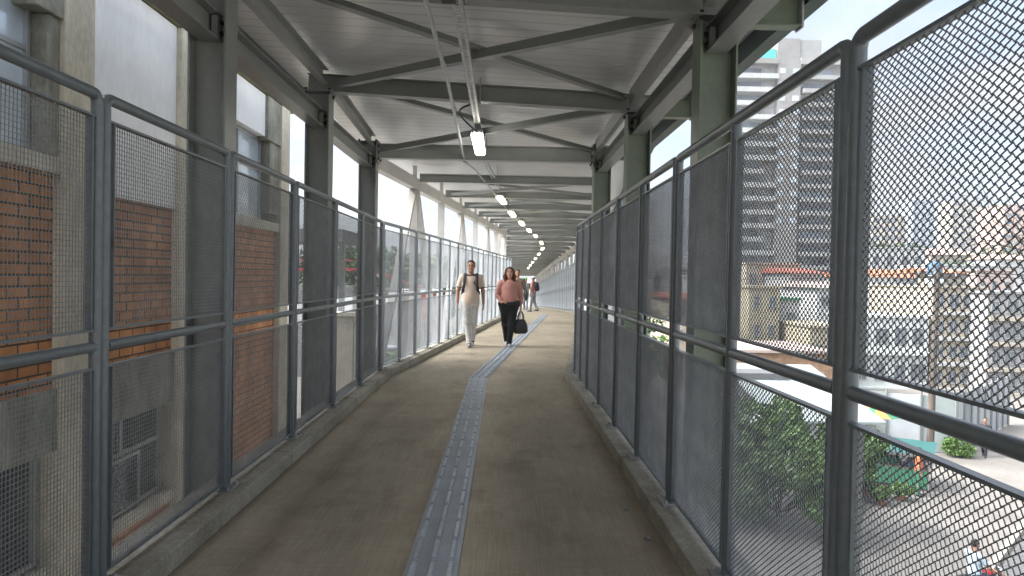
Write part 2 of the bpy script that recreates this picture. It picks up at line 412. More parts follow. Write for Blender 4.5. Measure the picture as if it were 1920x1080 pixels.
# ------------------------------------------------------------------ railing bays
def make_bay(L, mids, meshf, label, group, fm=None, wm=None):
    fm = fm or M['fence']; wm = wm or M['wire']
    root = empty('railing_bay', label=label, cat='railing', group=group)
    r = .0245; H = 2.06; x0, x1 = .027, L - .027; rb = .034
    pth = [(x0, 0, 0), (x0, 0, .7), (x0, 0, 1.4)]
    for k in range(7):
        q = math.pi / 2 * k / 6; pth.append((x0 + rb - rb * math.cos(q), 0, H - rb + rb * math.sin(q)))
    for k in range(6, -1, -1):
        q = math.pi / 2 * k / 6; pth.append((x1 - rb + rb * math.cos(q), 0, H - rb + rb * math.sin(q)))
    pth += [(x1, 0, 1.4), (x1, 0, .7), (x1, 0, 0)]
    MB().sweep(pth, r, 10).build('bent_tube_frame', fm, root, smooth=True)
    xs = [0.0] + [L * (k + 1) / (mids + 1) for k in range(mids)] + [L]
    for k in range(mids):
        MB().sweep([(xs[k + 1], 0, 0), (xs[k + 1], 0, H - r * .9)], r, 10).build('post', fm, root, smooth=True)
        b = MB().box(xs[k + 1] - .075, xs[k + 1] + .075, -.065, .065, .001, .013)
        for sx in (-.055, .055):
            for sy in (-.045, .045): b.cyl((xs[k + 1] + sx, sy), .010, .013, .028, 6)
        b.build('base_plate', M['galv'], root)
    b = MB().box(-.085, .085, -.065, .065, .001, .013)
    for sx in (-.065, .065):
        for sy in (-.045, .045): b.cyl((sx, sy), .010, .013, .028, 6)
    b.build('base_plate', M['galv'], root)
    for k in range(mids + 1):
        a0 = xs[k] + (.052 if k == 0 else r); a1 = xs[k + 1] - (.052 if k == mids else r)
        MB().sweep([(a0 - .003, 0, 1.015), (a1 + .003, 0, 1.015)], .0225, 10).build('mid_rail', fm, root, smooth=True)
        p0, p1 = a0 + .024, a1 - .024
        for z0, z1 in ((.05, .92), (1.09, 1.96)):
            t = .010
            f = MB().box(p0, p0 + t, -.016, .016, z0, z1).box(p1 - t, p1, -.016, .016, z0, z1)
            f.box(a0 - .002, a1 + .002, -.0145, .0145, z0 - t, z0).box(a0 - .002, a1 + .002, -.0145, .0145, z1, z1 + t)
            fo = f.build('mesh_panel', fm, root)
            key = (meshf.__name__, round(p1 - p0 - 2 * t, 3), wm.name)
            if key not in MESHES: MESHES[key] = meshf(p1 - p0 - 2 * t, z1 - z0, wm)
            w = bpy.data.objects.new('wire_mesh', MESHES[key]); col.objects.link(w); w.parent = fo; w.location = (p0 + t, 0, z0)
    return root
MESHES = {}
HP = math.pi / 2
FL, FR = -1.69, 1.035
def bays(proto, x0, ys, rotz, lab, group, pitch=0.0):
    for i, y in enumerate(ys):
        loc = (xof(x0, y), y, .11 + zof(y)); rot = (0, pitch, rotz); lb = lab(i)
        if i == 0:
            proto.location = loc; proto.rotation_euler = rot; proto['label'] = lb
        else: copy_tree(proto, loc, rot, lb, group)
g = 'mesh railing bays on the left kerb before the bend'
p = make_bay(1.378, 0, left_mesh, 'x', g)
LL = ['nearest full left railing bay, in front of the white plaster and first steel column', 'left railing bay closest to the camera, cut by the picture edge beside the brick wall',
      'third left railing bay from the camera, covering the last brick panel and window', 'narrow looking left railing bay just past the brick building corner',
      'fifth left railing bay from the camera, before the second steel column', 'sixth left railing bay, the last one before the walkway bends']
LLo = [LL[1], LL[0]] + LL[2:]
bays(p, FL, [1.622 + 1.38 * k for k in range(6)], HP, lambda i: LLo[i], g)
g = 'mesh railing bays on the right kerb before the bend'
p = make_bay(2.128, 1, diamond_mesh, 'x', g, None, M['wire_sidelit'])
RL = ['large right railing bay nearest the camera, oval wire holes against the city', 'second right railing bay from the camera, in front of the apartment tower',
      'third right railing bay from the camera, below the green grey columns', 'fourth right railing bay, with grey mesh seen at a steep angle', 'fifth right railing bay, last one before the bend']
bays(p, FR, [-.01 + 2.13 * k for k in range(4)], HP, lambda i: RL[i], g)
p = make_bay(1.44, 1, diamond_mesh, 'x', g, None, M['wire_sidelit'])
bays(p, FR, [8.512], HP, lambda i: RL[4], g)
# second section
L2 = (Y2 - Y1 - .05) / math.cos(TH) / 9
ys2 = [Y1 - .03 + k * (Y2 - Y1 - .05) / 9 for k in range(9)]
g = 'mesh railing bays on the left kerb after the bend'
p = make_bay(L2 - .002, 1, left_mesh, 'x', g, M['fence_lit'], M['wire_lit'])
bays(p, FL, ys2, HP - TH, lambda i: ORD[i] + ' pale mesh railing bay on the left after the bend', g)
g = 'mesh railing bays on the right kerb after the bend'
p = make_bay(L2 - .002, 1, diamond_mesh, 'x', g, M['fence_lit'], M['wire_lit'])
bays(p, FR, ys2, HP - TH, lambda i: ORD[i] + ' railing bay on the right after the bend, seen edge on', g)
L3 = 2.02; ys3 = [Y2 + .05 + 2.02 * k for k in range(23)]
g = 'far mesh railing bays on the right of the descending ramp'
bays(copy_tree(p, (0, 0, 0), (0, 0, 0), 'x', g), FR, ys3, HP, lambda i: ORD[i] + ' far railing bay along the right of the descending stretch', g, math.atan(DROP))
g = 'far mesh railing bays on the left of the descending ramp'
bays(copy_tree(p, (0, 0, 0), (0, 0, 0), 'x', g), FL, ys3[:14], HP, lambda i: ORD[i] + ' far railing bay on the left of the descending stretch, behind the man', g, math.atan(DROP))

# ------------------------------------------------------------------ steel columns and beams, first section
XL, XR = -1.965, 1.40
CY = [2.05, 4.8, 7.55, 10.3]
def zb(x): return 3.27 - .043 * x
def column(x, y, ztop, side, label, m, half=False):
    root = empty('steel_column', (x, y, GZ), label=label, cat='column', group='steel columns of the covered footbridge')
    h = ztop - GZ
    b = MB()
    # H profile: flanges face the walkway
    for q in (-1, 1): b.box(q * .125 - (.014 if q > 0 else 0), q * .125 + (0 if q > 0 else .014), -.10, .10, 0, h)
    b.box(-.111, .111, -.006, .006, 0, h); b.build('shaft', m, root, bevel=.002)
    b = MB().box(-.15, .15, -.125, .125, h + .001, h + .017); b.build('cap_plate', M['steel'], root)
    b = MB()
    for sx in (-.155, .135):
        b.box(sx, sx + .02, -.012, .012, h - .05, h - .022)
    for sx in (-1, 1):
        for sy in (-1, 1): b.cyl((sx * .12, sy * .10), .014, h - .022, h + .04, 8)
    b.build('bolts', M['bolt'], root)
    return root
nm = ['nearest', 'second', 'third', 'fourth']
for i, y in enumerate(CY):
    zt = zb(XL) - .02 if i < 3 else 3.33
    column(XL, y, zt, -1, ['dark steel column on the left behind the camera edge', 'tall dark H column on the left in front of the white plaster wall',
            'left steel column at the corner of the brick building', 'left steel column where the walkway bends, bolted end plate on top'][i], M['steel'])
    zt = zb(XR) - .02 if i < 3 else 3.33
    if i: column(XR, y, zt, 1, ['right steel column beside the camera, out of view above', 'tall green grey column on the right beside the apartment tower',
            'second green grey column on the right, against bright sky', 'right steel column at the bend, where the railing curves'][i], M['steel_green_light'])
    if i < 3:
        o = MB().bar((XL - .12, y, zb(XL - .12) + .09), (XR + .12, y, zb(XR + .12) + .09), profI(.18, .12, .008, .011)).build('roof_beam', M['steel'])
    else:
        root0 = empty('roof_beam', (0, 0, 0)); o = root0
        MB().bar((XL + .15, y, 3.215), (XR - .15, y, 3.215), profI(.21, .14, .008, .012)).build('girder', M['beam'], root0)
        for xx in (XL + .135, XR - .135):
            b = MB().box(xx - .012, xx + .012, y - .12, y + .12, 3.04, 3.36)
            b.build('end_plate', M['steel'], root0)
            b = MB()
            for zz in (3.10, 3.19, 3.29):
                for yy in (-.085, .085):
                    b.sweep([(xx - .03, y + yy, zz), (xx + .03, y + yy, zz)], .017, 8)
            b.build('bolts', M['bolt'], root0)
    tag(o, ['dark roof beam overhead nearest the camera', 'dark roof beam crossing the top edge of the picture, over the tall columns',
            'dark roof beam above the hanging lamp, second one crossing the view', 'deep roof beam with bolted end plates at the bend'][i], 'roof beam', 'roof beams across the canopy')
# outer longitudinal beams between columns, purlins, cross braces
bayn = ['beside the camera', 'between the two tall columns', 'up to the column at the bend']
for i in range(3):
    y0, y1 = CY[i], CY[i + 1]
    for X, side, m in ((XL, 'left', M['steel']), (XR, 'right', M['steel'])):
        root = empty('side_beam', (X, y0, 3.06), label='grey I beam joining the %s columns, %s' % (side, bayn[i]), cat='steel beam', group='I beams joining the columns')
        MB().bar((0, .02, 0), (0, y1 - y0 - .02, 0), profI(.18, .14, .008, .011)).build('beam', m, root)
        b = MB()
        for yy in (.03, y1 - y0 - .03): b.box(-.06, -.02, yy - .05, yy + .05, -.07, .07).box(.02, .06, yy - .05, yy + .05, -.07, .07)
        b.build('cleat', M['steel'], root)
        b = MB()
        for yy in (.03, y1 - y0 - .03):
            for zz in (-.035, .035):
                b.sweep([(.06, yy, zz), (.078, yy, zz)], .016, 6); b.sweep([(-.078, yy, zz), (-.06, yy, zz)], .016, 6)
        b.build('bolts', M['bolt'], root)
        zt = zb(X) + .18 + .045 if i < 3 else 3.5
        pr = MB().bar((X + (.04 if X < 0 else -.11), y0 + .07, zb(X) + .135), (X + (.04 if X < 0 else -.11), y1 - .07, (zb(X) if i < 2 else 3.21) + .135), profC(.16, .07, .006)).build('roof_purlin', M['beam'])
        tag(pr, 'grey channel purlin under the %s roof edge, %s' % (side, bayn[i]), 'purlin', 'roof purlins along the canopy edges')
    root = empty('cross_brace', (0, 0, 0), label='pair of crossed steel angles under the roof, ' + ['nearest the camera', 'in the middle above the tray', 'over the first lamp'][i], cat='brace', group='crossed roof braces')
    za = .155
    e0 = .10
    def zz(x, k): return (zb(x) if k < 3 else 3.15) + za
    for (xa, xb, dz) in ((XL + .18, XR - .18, 0), (XR - .18, XL + .18, -.055)):
        MB().bar((xa, y0 + e0, zz(xa, i) - .06 + dz), (xb, y1 - e0, zz(xb, i + 1) - .06 + dz), profL(.075, .007)).build('brace_angle', M['steel'], root)
# gutter brackets on the right
for i, y in enumerate(CY):
    root = empty('gutter_bracket', (XR, y, 0), label=['green grey bracket under the right gutter beside the camera', 'green grey gutter bracket sticking out right beside the tower roof', 'green grey gutter bracket on the second right column', 'green grey gutter bracket at the bend'][i], cat='bracket', group='brackets under the right gutter')
    b = MB(); b.box(.13, .56, -.05, .05, 3.16, 3.172).box(.13, .56, -.004, .004, 3.172, 3.36)
    b.build('arm', M['steel_green_light'], root)
    MB().box(.562, .575, -.055, .055, 3.15, 3.37).build('end_plate', M['beam'], root)

# ------------------------------------------------------------------ canopy roof
def roof_sheet():
    me_v = []; me_f = []; uvs = []
    ys = [-4, 2, 6, 9.0, 11.2, 14, 18, 22, 26.5, 29.5, 34, 40, 48, 56, 66, Y3]
    def zr(x0, y):
        k = min(1, max(0, (y - 9.0) / 2.2))
        z = (3.55 - .043 * x0) * (1 - k) + (3.46 - .006 * x0) * k
        return z + zof(y)
    xs = [-2.42, -1.2, 0, 1.0, 1.98]
    d = 0; prev = None
    top = []
    for y in ys:
        if prev is not None: d += (y - prev)
        prev = y
        for x in xs:
            me_v.append((xof(x, y), y, zr(x, y))); uvs.append((x, d))
    n = len(xs)
    for i in range(len(ys) - 1):
        for j in range(n - 1):
            me_f.append((i * n + j, (i + 1) * n + j, (i + 1) * n + j + 1, i * n + j + 1))
    o = len(me_v)
    for (x, y, z) in list(me_v): me_v.append((x, y, z + .05)); 
    uvs += uvs
    m0 = list(me_f)
    for f in m0: me_f.append(tuple(o + k for k in reversed(f)))
    # edges
    for i in range(len(ys) - 1):
        for j in (0, n - 1):
            a, b = i * n + j, (i + 1) * n + j
            me_f.append((a, b, b + o, a + o))
    me = bpy.data.meshes.new('roof_sheet'); me.from_pydata(me_v, [], me_f)
    u = me.uv_layers.new(name='UVMap')
    for lp in me.loops: u.data[lp.index].uv = uvs[lp.vertex_index]
    me.materials.append(M['roof']); me.update()
    ob = bpy.data.objects.new('roof_sheet', me); col.objects.link(ob)
    return ob
root = empty('canopy_roof', (0, 0, 0), label='pale ribbed metal canopy roof covering the whole footbridge', cat='roof')
rs = roof_sheet(); rs.parent = root
b = MB(); ribbon(b, 1.985, 2.10, 3.30, 3.58, (-4, Y1, Y2, Y3)); b.build('gutter', M['gutter'], root)
b = MB(); ribbon(b, -2.47, -2.425, 3.50, 3.72, (-4, 9.0)); ribbon(b, -2.47, -2.425, 3.44, 3.54, (11.2, Y2, Y3)); b.build('edge_trim', M['steel'], root)

# ------------------------------------------------------------------ trusses after the bend
def truss(x0, ya, yb, ts, label, dirv):
    """side truss; ts = node ordinates (y) ; inverted V every other node"""
    root = empty('side_truss', (0, 0, 0), label=label, cat='truss', group='pale side trusses of the bridge')
    P = lambda y, z: np.array([xof(x0, y), y, z + zof(y)])
    out = np.array([math.cos(TH), -math.sin(TH), 0])
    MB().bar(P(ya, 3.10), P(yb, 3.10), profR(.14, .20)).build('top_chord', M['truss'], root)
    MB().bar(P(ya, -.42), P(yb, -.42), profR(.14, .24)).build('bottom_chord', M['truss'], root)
    for k, y in enumerate(ts):
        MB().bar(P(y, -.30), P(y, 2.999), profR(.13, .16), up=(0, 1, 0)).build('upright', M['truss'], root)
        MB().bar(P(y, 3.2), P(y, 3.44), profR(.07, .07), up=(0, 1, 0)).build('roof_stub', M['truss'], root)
        if k % 2 == 0:
            for s in (-1, 1):
                kk = k + s
                yy = ts[kk] if 0 <= kk < len(ts) else y + s * 2.45
                if yy < ya or yy > yb: continue
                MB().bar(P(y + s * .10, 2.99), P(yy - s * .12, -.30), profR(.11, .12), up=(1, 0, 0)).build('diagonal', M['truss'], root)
    return root
cT = math.cos(TH)
T2 = [10.3 + (2.76 + 2.45 * k) * cT for k in range(7)]
truss(XL - .02, 10.46, Y2, T2, 'pale left side truss with inverted V diagonals after the bend', 1)
truss(XR + .02, 10.46, Y2, T2, 'pale right side truss after the bend, seen edge on', 1)
T3 = [Y2 + .6 + 2.45 * k for k in range(19)]
truss(XR + .02, Y2, Y3, T3, 'far pale truss on the right of the descending stretch', 1)
truss(XL - .02, Y2, Y3, T3[:14], 'far pale truss on the left of the descending stretch', 1)
def far_beams(ts, lab):
    for i, y in enumerate(ts):
        o = MB().bar((xof(XL + .07, y), y, 3.215 + zof(y)), (xof(XR - .07, y), y, 3.215 + zof(y)), profI(.15, .12, .008, .010)).build('roof_beam', M['beam'])
        tag(o, lab(i), 'roof beam', 'roof beams across the canopy')
        yn = ts[i + 1] if i + 1 < len(ts) else y + 2.4
        if i < 9:
            root = empty('cross_brace', (0, 0, 0), label='crossed roof angles, ' + lab(i).split(' roof beam ')[0] + ' set ' + lab(i).split(' roof beam ')[1], cat='brace', group='crossed roof braces')
            for xa, xb, dz in ((XL + .2, XR - .2, 0), (XR - .2, XL + .2, -.05)):
                MB().bar((xof(xa, y), y + .08, 3.22 + zof(y) + dz), (xof(xb, yn), yn - .08, 3.22 + zof(yn) + dz), profL(.06, .006)).build('brace_angle', M['beam'], root)
far_beams(T2, lambda i: ORD[i] + ' roof beam past the deep beam at the bend')
far_beams(T3, lambda i: ORD[i] + ' roof beam over the far descending stretch')

# ------------------------------------------------------------------ lamps, conduit, cable tray
def lamp(name, x, y, z, rz, label, m, pitch=0):
    root = empty(name, (x, y, z), (-pitch, 0, rz), label=label, cat='lamp', group='batten lamps along the ceiling')
    MB().box(-.072, .072, -.63, .63, .062, .10).build('housing', M['galv'], root, bevel=.012)
    b = MB(); n = 8
    prof = [(-.066, .062), (-.070, .03), (-.058, .006), (-.03, 0), (.03, 0), (.058, .006), (.070, .03), (.066, .062)]
    b.bar((0, -.61, 0), (0, .61, 0), prof); b.build('diffuser', m, root, smooth=True, bevel=.015)
    for yy in (-.62, .62):
        for xx in (-.05, 0, .05): MB().box(xx - .008, xx + .008, yy - .012, yy + .012, .02, .07).build('clip', M['alu'], root)
    for yy in (-.5, .5): MB().sweep([(0, yy, .10), (0, yy, .26)], .006, 6).build('hanger', M['galv'], root)
    return root
LP = [(-.335, 8.95), (-.06, 15.4), (.21, 18.8), (.55, 22.0), (.9, 25.3), (1.27, 28.4), (1.68, 31.6), (1.93, 35.0), (1.95, 39.0), (1.95, 43), (1.95, 47), (1.95, 51), (1.95, 55)]
ll = ['large lit batten lamp hanging nearest the camera', 'second lit lamp, above the walking man', 'third lit lamp from the camera', 'fourth lit lamp from the camera', 'fifth lit lamp from the camera',
      'sixth lit lamp from the camera', 'seventh lit lamp, where the row of lamps bends back', 'eighth lit lamp, first one over the descending stretch'] + [ORD[k] + ' small lit lamp far down the ceiling' for k in range(8, 13)]
for i, (x, y) in enumerate(LP):
    rz = 0 if i == 0 else (-math.atan(.085) if i < 7 else 0)
    lamp('batten_lamp', x, y, 3.06 + zof(y) - (0 if i == 0 else .0), rz, ll[i], M['lamp'] if i == 0 else M['lampw'], 0 if i < 6 else math.atan(DROP))
# perforated cable tray (strut channel)
TRAY = [(-.33, -.5), (-.33, 10.8), (-.06, 15.4), (.21, 18.8), (.55, 22.0), (.9, 25.3), (1.27, 28.4), (1.68, 31.6), (1.93, 35.0), (1.95, 55)]
root = empty('cable_tray', (0, 0, 0), label='grey perforated cable channel carrying the ceiling lamps', cat='cable tray')
b = MB()
for i in range(len(TRAY) - 1):
    (xa, ya), (xb, yb) = TRAY[i], TRAY[i + 1]
    ln = math.hypot(xb - xa, yb - ya); t = nrm([xb - xa, yb - ya, zof(yb) - zof(ya)])
    A = np.array([xa, ya, 3.21 + zof(ya)]); a = nrm(np.cross(t, (0, 0, 1)))
    for s in (-1, 1):
        b.bar(A + a * s * .024 , A + t * ln + a * s * .024, profR(.020 if i == 0 else .016, .004))
        b.bar(A + a * s * .034 + np.array([0, 0, .02]), A + t * ln + a * s * .034 + np.array([0, 0, .02]), profR(.004, .042))
    n = int(ln / .05) if i == 0 else int(ln / .12)
    for k in range(n):
        q = A + t * (k + .5) * (ln / n)
        b.bar(q - t * .013, q + t * .013, profR(.030, .0036))
b.build('channel', M['galv'], root)
b = MB()
for y in (1.2, 4.6, 7.4, 10.2, 13, 15.5, 17.9, 20.3, 22.8, 25.2):
    k = min(max((y - Y1) / 5, 0), 1); x = np.interp(y, [q[1] for q in TRAY], [q[0] for q in TRAY])
    b.sweep([(x + .06, y, 3.2), (x + .06, y, 3.5)], .006, 6).box(x - .06, x + .07, y - .012, y + .012, 3.225, 3.24)
b.build('hangers', M['galv'], root)
root = empty('cable_conduit', (0, 0, 0), label='thin grey conduit pipe running along the ceiling left of the lamps', cat='conduit')
cp = [(-.50, -.5, 3.2), (-.53, 6.5, 3.19), (-.60, 10.55, 3.14)]
cp2 = [(-.60, 10.55, 3.14), (-.47, 11.6, 3.16), (-.16, 15.4, 3.17), (.11, 18.8, 3.17), (.45, 22, 3.17), (.8, 25.3, 3.17), (1.17, 28.4, 3.16), (1.83, 35, 3.17 + zof(35)), (1.85, 55, 3.17 + zof(55))]
MB().sweep(cp, .0175, 8).build('pipe', M['galv'], root, smooth=True)
MB().sweep(cp2, .015, 8).build('pipe', M['galv'], root, smooth=True)
b = MB()
for y in (2.8, 4.3, 5.9, 7.5, 9.0):
    x = np.interp(y, [-.5, 6.5, 10.55], [-.5, -.53, -.60]); b.sweep([(x, y - .03, 3.192), (x, y + .03, 3.192)], .024, 8)
b.sweep([(-.6, 10.50, 3.14), (-.6, 10.6, 3.14)], .03, 8)
b.build('couplings', M['galv'], root)
cb = MB()
q = []
for k in range(13):
    t = k / 12; q.append((-.33 - .20 * math.sin(math.pi * t) * (1 - .25 * t), 7.35 + .95 * t, 3.22 - .10 * t + .05 * math.sin(math.pi * t)))
tag(cb.sweep(q, .010, 6).build('power_cable', M['black'], None, smooth=True), 'black looped cable feeding the nearest ceiling lamp', 'cable')
for (x, y, z, lb) in ((-.38, 4.55, 3.26, 'small black cable connector on the tray near the camera'), (.02, 15.9, 3.18, 'dark junction box beside the second lamp')):
    root = empty('junction_box', (x, y, z), label=lb, cat='junction box', group='junction boxes on the ceiling tray')
    MB().box(-.05, .05, -.07, .07, -.05, .05).build('box', M['bolt'], root, bevel=.01); MB().box(-.045, .045, -.065, .065, -.062, -.051).build('lid', M['bolt'], root)
# ------------------------------------------------------------------ brick building on the left
bb = empty('brick_building', (-3.5, 5.8, GZ), label='brick and concrete building with white plaster beside the footbridge', cat='building')
def bpart(name, mb, m, parent=None, bevel=0, smooth=False):
    o = mb.build(name, m, parent if parent is not None else bb, bevel=bevel, smooth=smooth)
    return o
OX, OY, OZ = -3.5, 5.8, GZ
def bx(mb, x0, x1, y0, y1, z0, z1, mi=0):     # world coordinates -> building local
    return mb.box(x0 - OX, x1 - OX, y0 - OY, y1 - OY, z0 - OZ, z1 - OZ, mi)
YA0, YA1, YB0, YB1, YC0, YC1 = 5.62, 6.02, 7.62, 7.96, 11.03, 11.45
# concrete pillars (proud of the wall) with stepped heads
for (a, b_, st) in ((1.2, 1.5, .3), (YA0, YA1, .15), (YB0, YB1, 0), (YC0, YC1, .42)):
    mb = MB(); bx(mb, -3.75, -3.44, a, b_, GZ, 4.02)
    bpart('pillar', mb, M['concrete'], bevel=.012)
    if st:
        mb = MB(); bx(mb, -3.78, -3.485, a - st, a - .004, 2.32, 3.38); bx(mb, -3.78, -3.455, a - st - .18, a - .004, 3.382, 4.018)
        bpart('jamb', mb, M['stained'], bevel=.01)
# back mass and side wall
mb = MB(); bx(mb, -15, -3.80, -6, 11.38, GZ, 4.6); bpart('core_wall', mb, M['plaster'])
def fill(y0, y1, spec):
    for (z0, z1, key) in spec:
        mb = MB()
        dx = {'brick': -3.53, 'plaster': -3.50, 'stained': -3.485, 'concrete': -3.47}[key]
        bx(mb, -3.79, dx, y0 + .002, y1 - .002, z0, z1 - .002)
        bpart({'brick': 'brick_panel', 'plaster': 'plaster_panel', 'stained': 'concrete_band', 'concrete': 'sill'}[key], mb, M[key])
fill(1.5, YA0, [(.50, 2.18, 'brick'), (2.182, 2.31, 'concrete'), (3.52, 4.02, 'plaster'), (.02, .50, 'stained'), (-1.6, -1.0, 'brick'), (-1.0, -.9, 'concrete'), (-2.4, -1.6, 'stained'), (GZ, -2.4, 'brick')])
fill(YA1, YB0, [(2.10, 4.02, 'plaster'), (.58, 2.10, 'brick'), (.06, .58, 'stained'), (-1.6, -.98, 'brick'), (-.98, -.90, 'concrete'), (GZ, -1.6, 'brick')])
fill(YB1, YC0, [(3.42, 4.02, 'plaster'), (2.06, 2.20, 'concrete'), (-1.2, 2.06, 'brick'), (-1.6, -1.2, 'stained'), (GZ, -1.6, 'brick')])
fill(-6, 1.2, [(.50, 4.02, 'plaster'), (GZ, .50, 'brick')])
mb = MB(); bx(mb, -3.79, -3.40, -6, YC1 + .25, 4.03, 4.62); bpart('cornice', mb, M['mossy'], bevel=.015)
mb = MB(); bx(mb, -15.1, -3.42, -6, YC1 + .2, 4.622, 4.75); bpart('roof', mb, M['stained'])
def window(y0, y1, z0, z1, nm, tr, glass, depth=-3.64, blind=False):
    f = MB(); t = .035
    bx(f, depth - .03, depth + .03, y0, y0 + t, z0, z1); bx(f, depth - .03, depth + .03, y1 - t, y1, z0, z1)
    bx(f, depth - .03, depth + .03, y0 + t, y1 - t, z0, z0 + t); bx(f, depth - .03, depth + .03, y0 + t, y1 - t, z1 - t, z1)
    for k in range(1, nm):
        yy = y0 + (y1 - y0) * k / nm; bx(f, depth - .022, depth + .022, yy - .02, yy + .02, z0 + t, z1 - t)
    for zt in tr: bx(f, depth - .018, depth + .018, y0 + t, y1 - t, zt - .018, zt + .018)
    w = bpart('window', f, M['alu'])
    g_ = MB(); bx(g_, depth - .012, depth - .004, y0 + t, y1 - t, z0 + t, z1 - t)
    o = g_.build('pane', glass, w)
    s_ = MB(); bx(s_, -3.80, depth - .06, y0, y1, z0 - .01, z1 + .01); s_.build('dark_interior', M['dark'], w)
window(1.55, YA0 - .16, 2.32, 3.50, 3, (3.1,), M['glass'])
window(YB1 + .02, YC0 - .44, 2.21, 3.41, 3, (2.95,), M['glass'])
window(1.55, YA0 - .04, -.88, .01, 2, (), M['dglass'])
window(YA1 + .03, YB0 - .03, -.88, .05, 2, (-.32,), M['dglass'])
# open hopper sash and its stay in the lower window
sash = MB(); bx(sash, -3.60, -3.585, YA1 + .12, YB0 - .55, -.86, -.36); so = sash.build('open_sash', M['dglass'], bb)
sf = MB()
for (a, b_, c, d) in ((YA1 + .10, YB0 - .53, -.87, -.84), (YA1 + .10, YB0 - .53, -.37, -.34)): bx(sf, -3.612, -3.573, a, b_, c, d)
bx(sf, -3.612, -3.573, YA1 + .10, YA1 + .13, -.84, -.37); bx(sf, -3.612, -3.573, YB0 - .56, YB0 - .53, -.84, -.37)
sf.build('sash_frame', M['alu'], so)

# ------------------------------------------------------------------ ground, streets
b = MB(); b.add([(-1500, -600, GZ), (1500, -600, GZ), (1500, 2500, GZ), (-1500, 2500, GZ)], [(0, 1, 2, 3)]); tag(b.build('ground', M['ground']), 'dry grey brown ground below the footbridge', None, None, 'structure')
def poly(name, pts, z, m, lab):
    b = MB(); b.add([(p[0], p[1], z) for p in pts], [tuple(range(len(pts)))]); o = b.build(name, m); tag(o, lab, None, None, 'structure'); return o
poly('pavement', [(4.5, 2), (60, 2), (60, 60), (4.5, 60)], GZ + .004, M['pave'], 'pale concrete pavement and yard right of the footbridge')
q = [atZ(*p, GZ) for p in ((1600, 1075), (1930, 935), (1990, 985), (1700, 1120))]
q = [(8.0, 13.4), (14.8, 20.6), (40, 40), (44, 35), (17.2, 17.0), (8.0, 8.0)]
poly('street', [(4.6, 9.8), (17.5, 22.6), (58, 45), (58, 36), (20.5, 17.6), (4.6, 3.0)], GZ + .008, M['asphalt'], 'grey asphalt street crossing below on the right')
b = MB(); b.bar((4.6, 10.0, GZ + .075), (17.4, 22.8, GZ + .075), profR(.18, .13)); b.bar((17.4, 22.8, GZ + .075), (58, 45.2, GZ + .075), profR(.18, .13))
tag(b.build('street_kerb', M['kerb']), 'low pale kerb along the street below', None, None, 'structure')
for k in range(6):
    pass

# ------------------------------------------------------------------ background buildings
def bld(name, label, cat, x0, x1, Y, depth, z1, wallm, floors=0, cols=0, z0=GZ, roofm=None, roof='flat', ww=.6, wh=.55, glass=None, band=None, group=None, fz0=None, ry=0, awn=None):
    """front facade at y=Y facing the bridge; windows recessed look as separate glass boxes set in frames"""
    w = x1 - x0; h = z1 - z0
    root = empty(name, ((x0 + x1) / 2, Y, z0), (0, 0, ry), label=label, cat=cat, group=group)
    glass = glass or M['tglass']
    MB().box(-w / 2, w / 2, 0, depth, 0, h).build('wall', wallm, root)
    if roof == 'flat':
        b = MB(); b.box(-w / 2 - .12, w / 2 + .12, -.12, depth + .12, h + .002, h + .16); b.build('parapet', roofm or wallm, root)
    elif roof == 'gable':
        e = .35; rh = min(w, depth) * .16
        b = MB(); b.add([(-w / 2 - e, -e, h), (w / 2 + e, -e, h), (w / 2 + e, depth + e, h), (-w / 2 - e, depth + e, h), (-w / 2 - e, depth / 2, h + rh), (w / 2 + e, depth / 2, h + rh)],
                        [(0, 1, 5, 4), (2, 3, 4, 5), (0, 4, 3), (1, 2, 5), (0, 3, 2, 1)]); b.build('roof', roofm, root)
    elif roof == 'shed':
        b = MB(); e = .3
        b.add([(-w / 2 - e, -e, h), (w / 2 + e, -e, h), (w / 2 + e, depth + e, h + depth * .22), (-w / 2 - e, depth + e, h + depth * .22),
               (-w / 2 - e, -e, h + .1), (w / 2 + e, -e, h + .1), (w / 2 + e, depth + e, h + depth * .22 + .1), (-w / 2 - e, depth + e, h + depth * .22 + .1)],
              [(0, 3, 2, 1), (4, 5, 6, 7), (0, 1, 5, 4), (1, 2, 6, 5), (2, 3, 7, 6), (3, 0, 4, 7)]); b.build('roof', roofm, root)
    if floors:
        f0 = 0 if fz0 is None else fz0 - z0
        fh = (h - f0) / floors; cw = w / cols
        for i in range(floors):
            for j in range(cols):
                wx = cw * ww * rnd.uniform(.55, 1.15); hh = fh * wh * rnd.uniform(.85, 1.08); cx = -w / 2 + cw * (j + .5) + rnd.uniform(-.08, .08) * cw; cz = f0 + fh * (i + .48)
                fr = MB(); t = max(.05, wx * .05)
                fr.box(cx - wx / 2 - t, cx + wx / 2 + t, -.07, .02, cz - hh / 2 - t, cz - hh / 2).box(cx - wx / 2 - t, cx + wx / 2 + t, -.05, .02, cz + hh / 2, cz + hh / 2 + t)
                fr.box(cx - wx / 2 - t, cx - wx / 2, -.05, .02, cz - hh / 2, cz + hh / 2).box(cx + wx / 2, cx + wx / 2 + t, -.05, .02, cz - hh / 2, cz + hh / 2)
                fr.box(cx - t * .4, cx + t * .4, -.04, .02, cz - hh / 2, cz + hh / 2)
                fo = fr.build('window', M['alu'], root)
                MB().box(cx - wx / 2, cx + wx / 2, -.02, .01, cz - hh / 2, cz + hh / 2).build('pane', glass, fo)
            if band is not None:
                MB().box(-w / 2 - .02, w / 2 + .02, -.30, -.001, f0 + fh * i - .12, f0 + fh * i + .12).build('floor_band', band, root)
    return root
